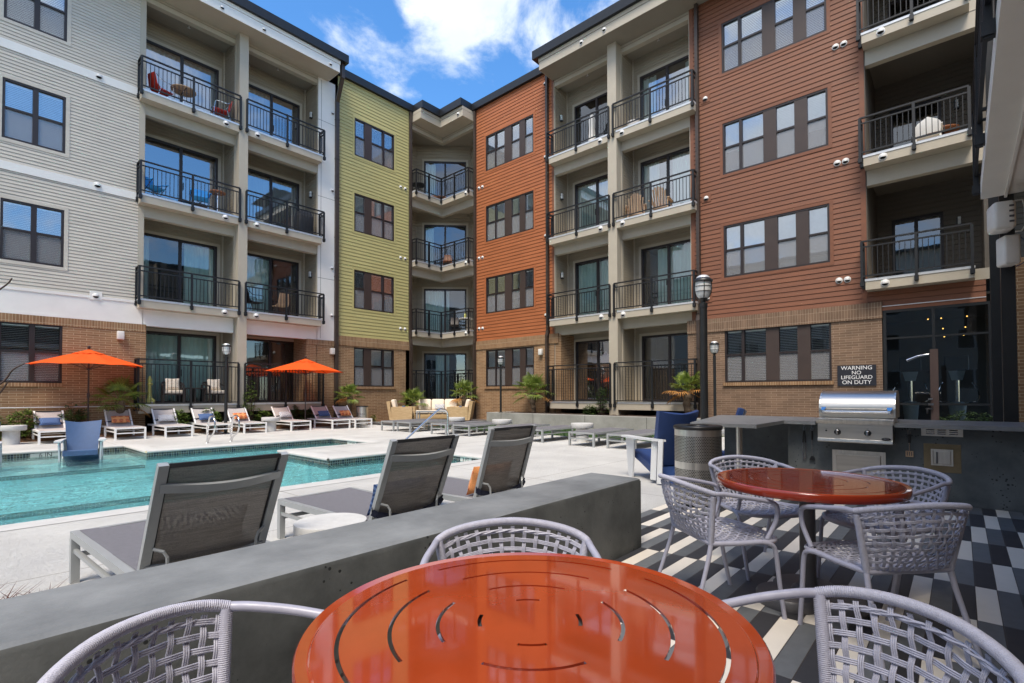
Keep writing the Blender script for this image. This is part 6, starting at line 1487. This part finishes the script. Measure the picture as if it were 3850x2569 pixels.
def porch_chair(label, loc, rz):
    t = thing('patio_chair', label, 'chair', loc, rz, 'dark wooden patio chairs with cushions'); m = MB()
    for sx in (-.28, .28):
        m.box(sx-.025, sx+.025, -.30, -.25, 0, .60).box(sx-.025, sx+.025, .25, .30, 0, .66)
    m.build('leg', 'dark_wood', t); m = MB(); m.box(-.28, .28, -.28, .28, .30, .34); m.build('seat_frame', 'dark_wood', t)
    m = MB(); m.tube(catmull([(-.28, -.30, .60), (-.31, .0, .64), (-.25, .28, .72), (0, .33, .76), (.25, .28, .72), (.31, 0, .64), (.28, -.30, .60)], 4), .028, 6)
    for i in range(9): a = (i/8-.5)*R(150); m.tube([(.27*math.sin(a), .30*math.cos(a), .72), (.25*math.sin(a+.3), .27*math.cos(a+.3), .36)], .010, 5)
    m.build('back_frame', 'dark_wood', t); m = MB(); m.rbox(-.26, .26, -.27, .22, .34, .46, .035); m.build('cushion', 'cushion_cream', t, True)
for x, s_ in ((5.15, 'left'), (6.42, 'right')):
    porch_chair('dark wooden chair with cream cushion %s of the small table on the ground floor patio' % s_, (x, 19.95, z1_), R(-8 if s_ == 'left' else 8))
    o = pillow('orange', 'pale dotted square pillow on the %s dark patio chair' % s_, (x, 19.99, z1_+.66), (R(-12), 0, 0), .42, .42, .14, 'patio chair pillows'); o.data = o.data.copy(); o.data.materials[0] = MATS['pillow_dots'] if 'pillow_dots' in MATS else MATS['cushion_cream']
t = thing('side_table', 'dark wooden side table between the two patio chairs', 'table', (5.78, 20.0, z1_)); m = MB(); m.box(-.36, .36, -.25, .25, .50, .54); m.build('tabletop', 'dark_wood', t)
for x in (-.3, .0, .3): m = MB(); m.box(x-.025, x+.025, -.2, .2, 0, .50); m.build('leg', 'dark_wood', t)
m = MB(); m.lathe([(.16, 0), (.17, .12), (.12, .16), (.06, .22), (.05, .60), (.09, .66), (.05, .70), (.07, .80), (.02, .92)], n=18); o = m.build('garden_ornament', 'yellow_ceramic', None, True); o.location = (4.50, 19.95, z1_); tag(o, 'tall yellow ceramic ornament at the left end of the ground floor patio', 'ornament')
t = thing('closed_umbrella', 'closed white umbrella on the top balcony of the right wing', 'umbrella', (17.3, 11.0, z4)); m = MB(); m.lathe([(.16, .35), (.12, .9), (.14, 1.25), (.03, 1.55)], n=10); m.build('canopy', 'white_plastic', t); m = MB(); m.tube([(0, 0, 0), (0, 0, 1.6)], .02, 6); m.build('pole', 'black_metal', t)
m = MB(); m.lathe([(.20, 0), (.24, .34), (.25, .38), (.20, .40), (.001, .40)], n=20); o = m.build('bucket', 'white_plastic', None, True); o.location = (17.2, 9.1, z4+.06); tag(o, 'white round tub on an orange mat on the top right bay balcony', 'tub')
m = MB(); m.box(16.75, 17.5, 8.6, 9.4, z4+.001, z4+.02); o = m.build('balcony_mat', 'wood_brown'); tag(o, 'orange brown mat under the white tub', 'mat')
def small_adk(label, loc, rz):
    t = thing('adirondack_chair', label, 'chair', loc, rz, 'tan adirondack chairs on the balcony')
    m = MB()
    for i in range(7):
        a = (i-3)*R(7); m.loft([[(math.sin(a)*.1+(i-3)*.055-.024, .12, .28), (math.sin(a)*.1+(i-3)*.055+.024, .12, .28), (math.sin(a)*.1+(i-3)*.055+.024, .14, .28), (math.sin(a)*.1+(i-3)*.055-.024, .14, .28)], [((i-3)*.085-.032, .34, .96-.020*(i-3)**2), ((i-3)*.085+.032, .34, .96-.020*(i-3)**2), ((i-3)*.085+.032, .36, .96-.020*(i-3)**2), ((i-3)*.085-.032, .36, .96-.020*(i-3)**2)]], True, True)
    m.build('back_slats', 'wood_tan', t); m = MB(); m.loft([[(-.25, -.35, .38), (.25, -.35, .38), (.25, -.35, .35), (-.25, -.35, .35)], [(-.25, .25, .25), (.25, .25, .25), (.25, .25, .22), (-.25, .25, .22)]], True, True); m.build('seat', 'wood_tan', t)
    for s_ in (-1, 1): m = MB(); m.box(s_*.27, s_*.38, -.42, .22, .56, .585); m.build('arm', 'wood_tan', t); m = MB(); m.box(s_*.28, s_*.31, -.38, -.28, 0, .56).box(s_*.28, s_*.31, .1, .2, .0, .56); m.build('leg', 'wood_tan', t)
small_adk('tan adirondack chair on the left of the third floor right bay balcony', (17.2, 9.02, z3), R(115)); small_adk('tan adirondack chair on the right of the third floor right bay balcony', (17.2, 8.05, z3), R(100))
round_tbl('round black table on the top corner balcony', (15.75, 20.25, z4), .34, .74, 'black_metal', 'black_metal')
t = thing('wooden_bench', 'small wooden bench by the corner of the top corner balcony', 'bench', (16.9, 20.1, z4), R(-45)); m = MB(); m.box(-.4, .4, -.18, .18, .36, .42); m.build('seat', 'wood_brown', t)
for x in (-.32, .32): m = MB(); m.box(x-.03, x+.03, -.15, .15, 0, .36); m.build('leg', 'wood_brown', t)
bucket_chair('orange slatted chair on the third floor corner balcony', (17.2, 19.75, z3), R(-45), 'wood_brown', 'wood_brown')
round_tbl('round glass table with cafe chairs on the second floor corner balcony', (17.35, 18.5, z2), .36, .72, 'sign_white', 'black_metal')
bucket_chair('dark cafe chair at the round table on the second floor corner balcony', (17.1, 19.1, z2), R(-45), 'dark_wood', 'black_metal')
m = MB(); m.lathe([(.05, 0), (.055, .2), (.02, .26), (.02, .3)], n=12); o = m.build('bottle', 'yellow_ceramic'); o.location = (17.3, 18.5, z2+.72); tag(o, 'yellow bottle on the round glass balcony table', 'bottle')
t = thing('plastic_chair', 'white plastic chair with round back on the third floor balcony at the right', 'chair', (17.6, .55, z3), R(90))
m = MB(); m.loft([[(x, .22+.06*math.cos(x*3), .46+.0*x) for x in (-.26, -.15, 0, .15, .26)], [(x*1.05, .28+.05*math.cos(x*3), .68) for x in (-.26, -.15, 0, .15, .26)], [(x*.8, .32, .90-abs(x)*.5) for x in (-.26, -.15, 0, .15, .26)]], False); m.build('backrest', 'white_plastic', t, True); m = MB(); m.rbox(-.26, .26, -.25, .25, .40, .43, .012); m.build('seat', 'white_plastic', t)
for sx in (-1, 1):
    m = MB(); m.bar((sx*.28, -.25, .64), (sx*.28, .28, .66), .05, .02); m.build('arm', 'white_plastic', t)
    for sy in (-1, 1): m = MB(); m.tube([(sx*.25, sy*.22, .41), (sx*.29, sy*.28, 0)], .022, 6); m.build('leg', 'white_plastic', t)
round_tbl('dark round table behind the white plastic chair at the right', (18.0, .25, z3), .35, .70, 'wood_brown', 'black_metal')

# ================================================================ GYM BEHIND THE STOREFRONT
def elliptical(label, loc):
    t = thing('exercise_machine', label, 'exercise machine', loc, 0, 'exercise machines in the gym')
    m = MB(); m.lathe([(.13, 0), (.15, .5), (.19, .95), (.12, .98)], n=18); m.build('shroud', 'gym_grey', t, True)
    m = MB(); m.tube([(0, 0, .95), (0, 0, 1.62)], .045, 12); m.build('mast', 'chrome', t, True)
    m = MB(); m.loft([[(-.05, -.11, 1.55), (.05, -.11, 1.55), (.05, .11, 1.55), (-.05, .11, 1.55)], [(-.06, -.17, 1.8), (.06, -.17, 1.8), (.06, .17, 1.8), (-.06, .17, 1.8)]], True, True); m.build('console_base', 'gym_grey', t)
    m = MB(); m.rbox(-.04, .05, -.24, .24, 1.82, 2.2, .03); m.build('console', 'gym_dark', t)
    m = MB()
    for s_ in (-1, 1): m.tube(catmull([(-.05, s_*.12, .95), (-.2, s_*.35, 1.0), (-.15, s_*.42, 1.15), (.1, s_*.30, 1.5)], 4), .018, 6)
    m.build('handlebar', 'chrome', t)
elliptical('grey exercise machine seen from behind through the gym window, left one', (17.75, 1.04, .05)); elliptical('grey exercise machine seen from behind through the gym window, right one', (17.75, .07, .05))
for i, (y, z) in enumerate(((.70, 3.45), (.40, 3.45), (-.166, 3.45), (.363, 3.14), (-.127, 3.14), (.337, 2.90), (-.086, 2.915))):
    m = MB(); m.lathe([(.001, 0), (.014, .006), (.018, .02), (.012, .032), (.001, .036)], n=10); o = m.build('pendant_light', 'light_warm'); o.location = (19.5, y, z); tag(o, 'small warm glowing ceiling light inside the dark gym window', 'light', 'warm lights inside the gym')
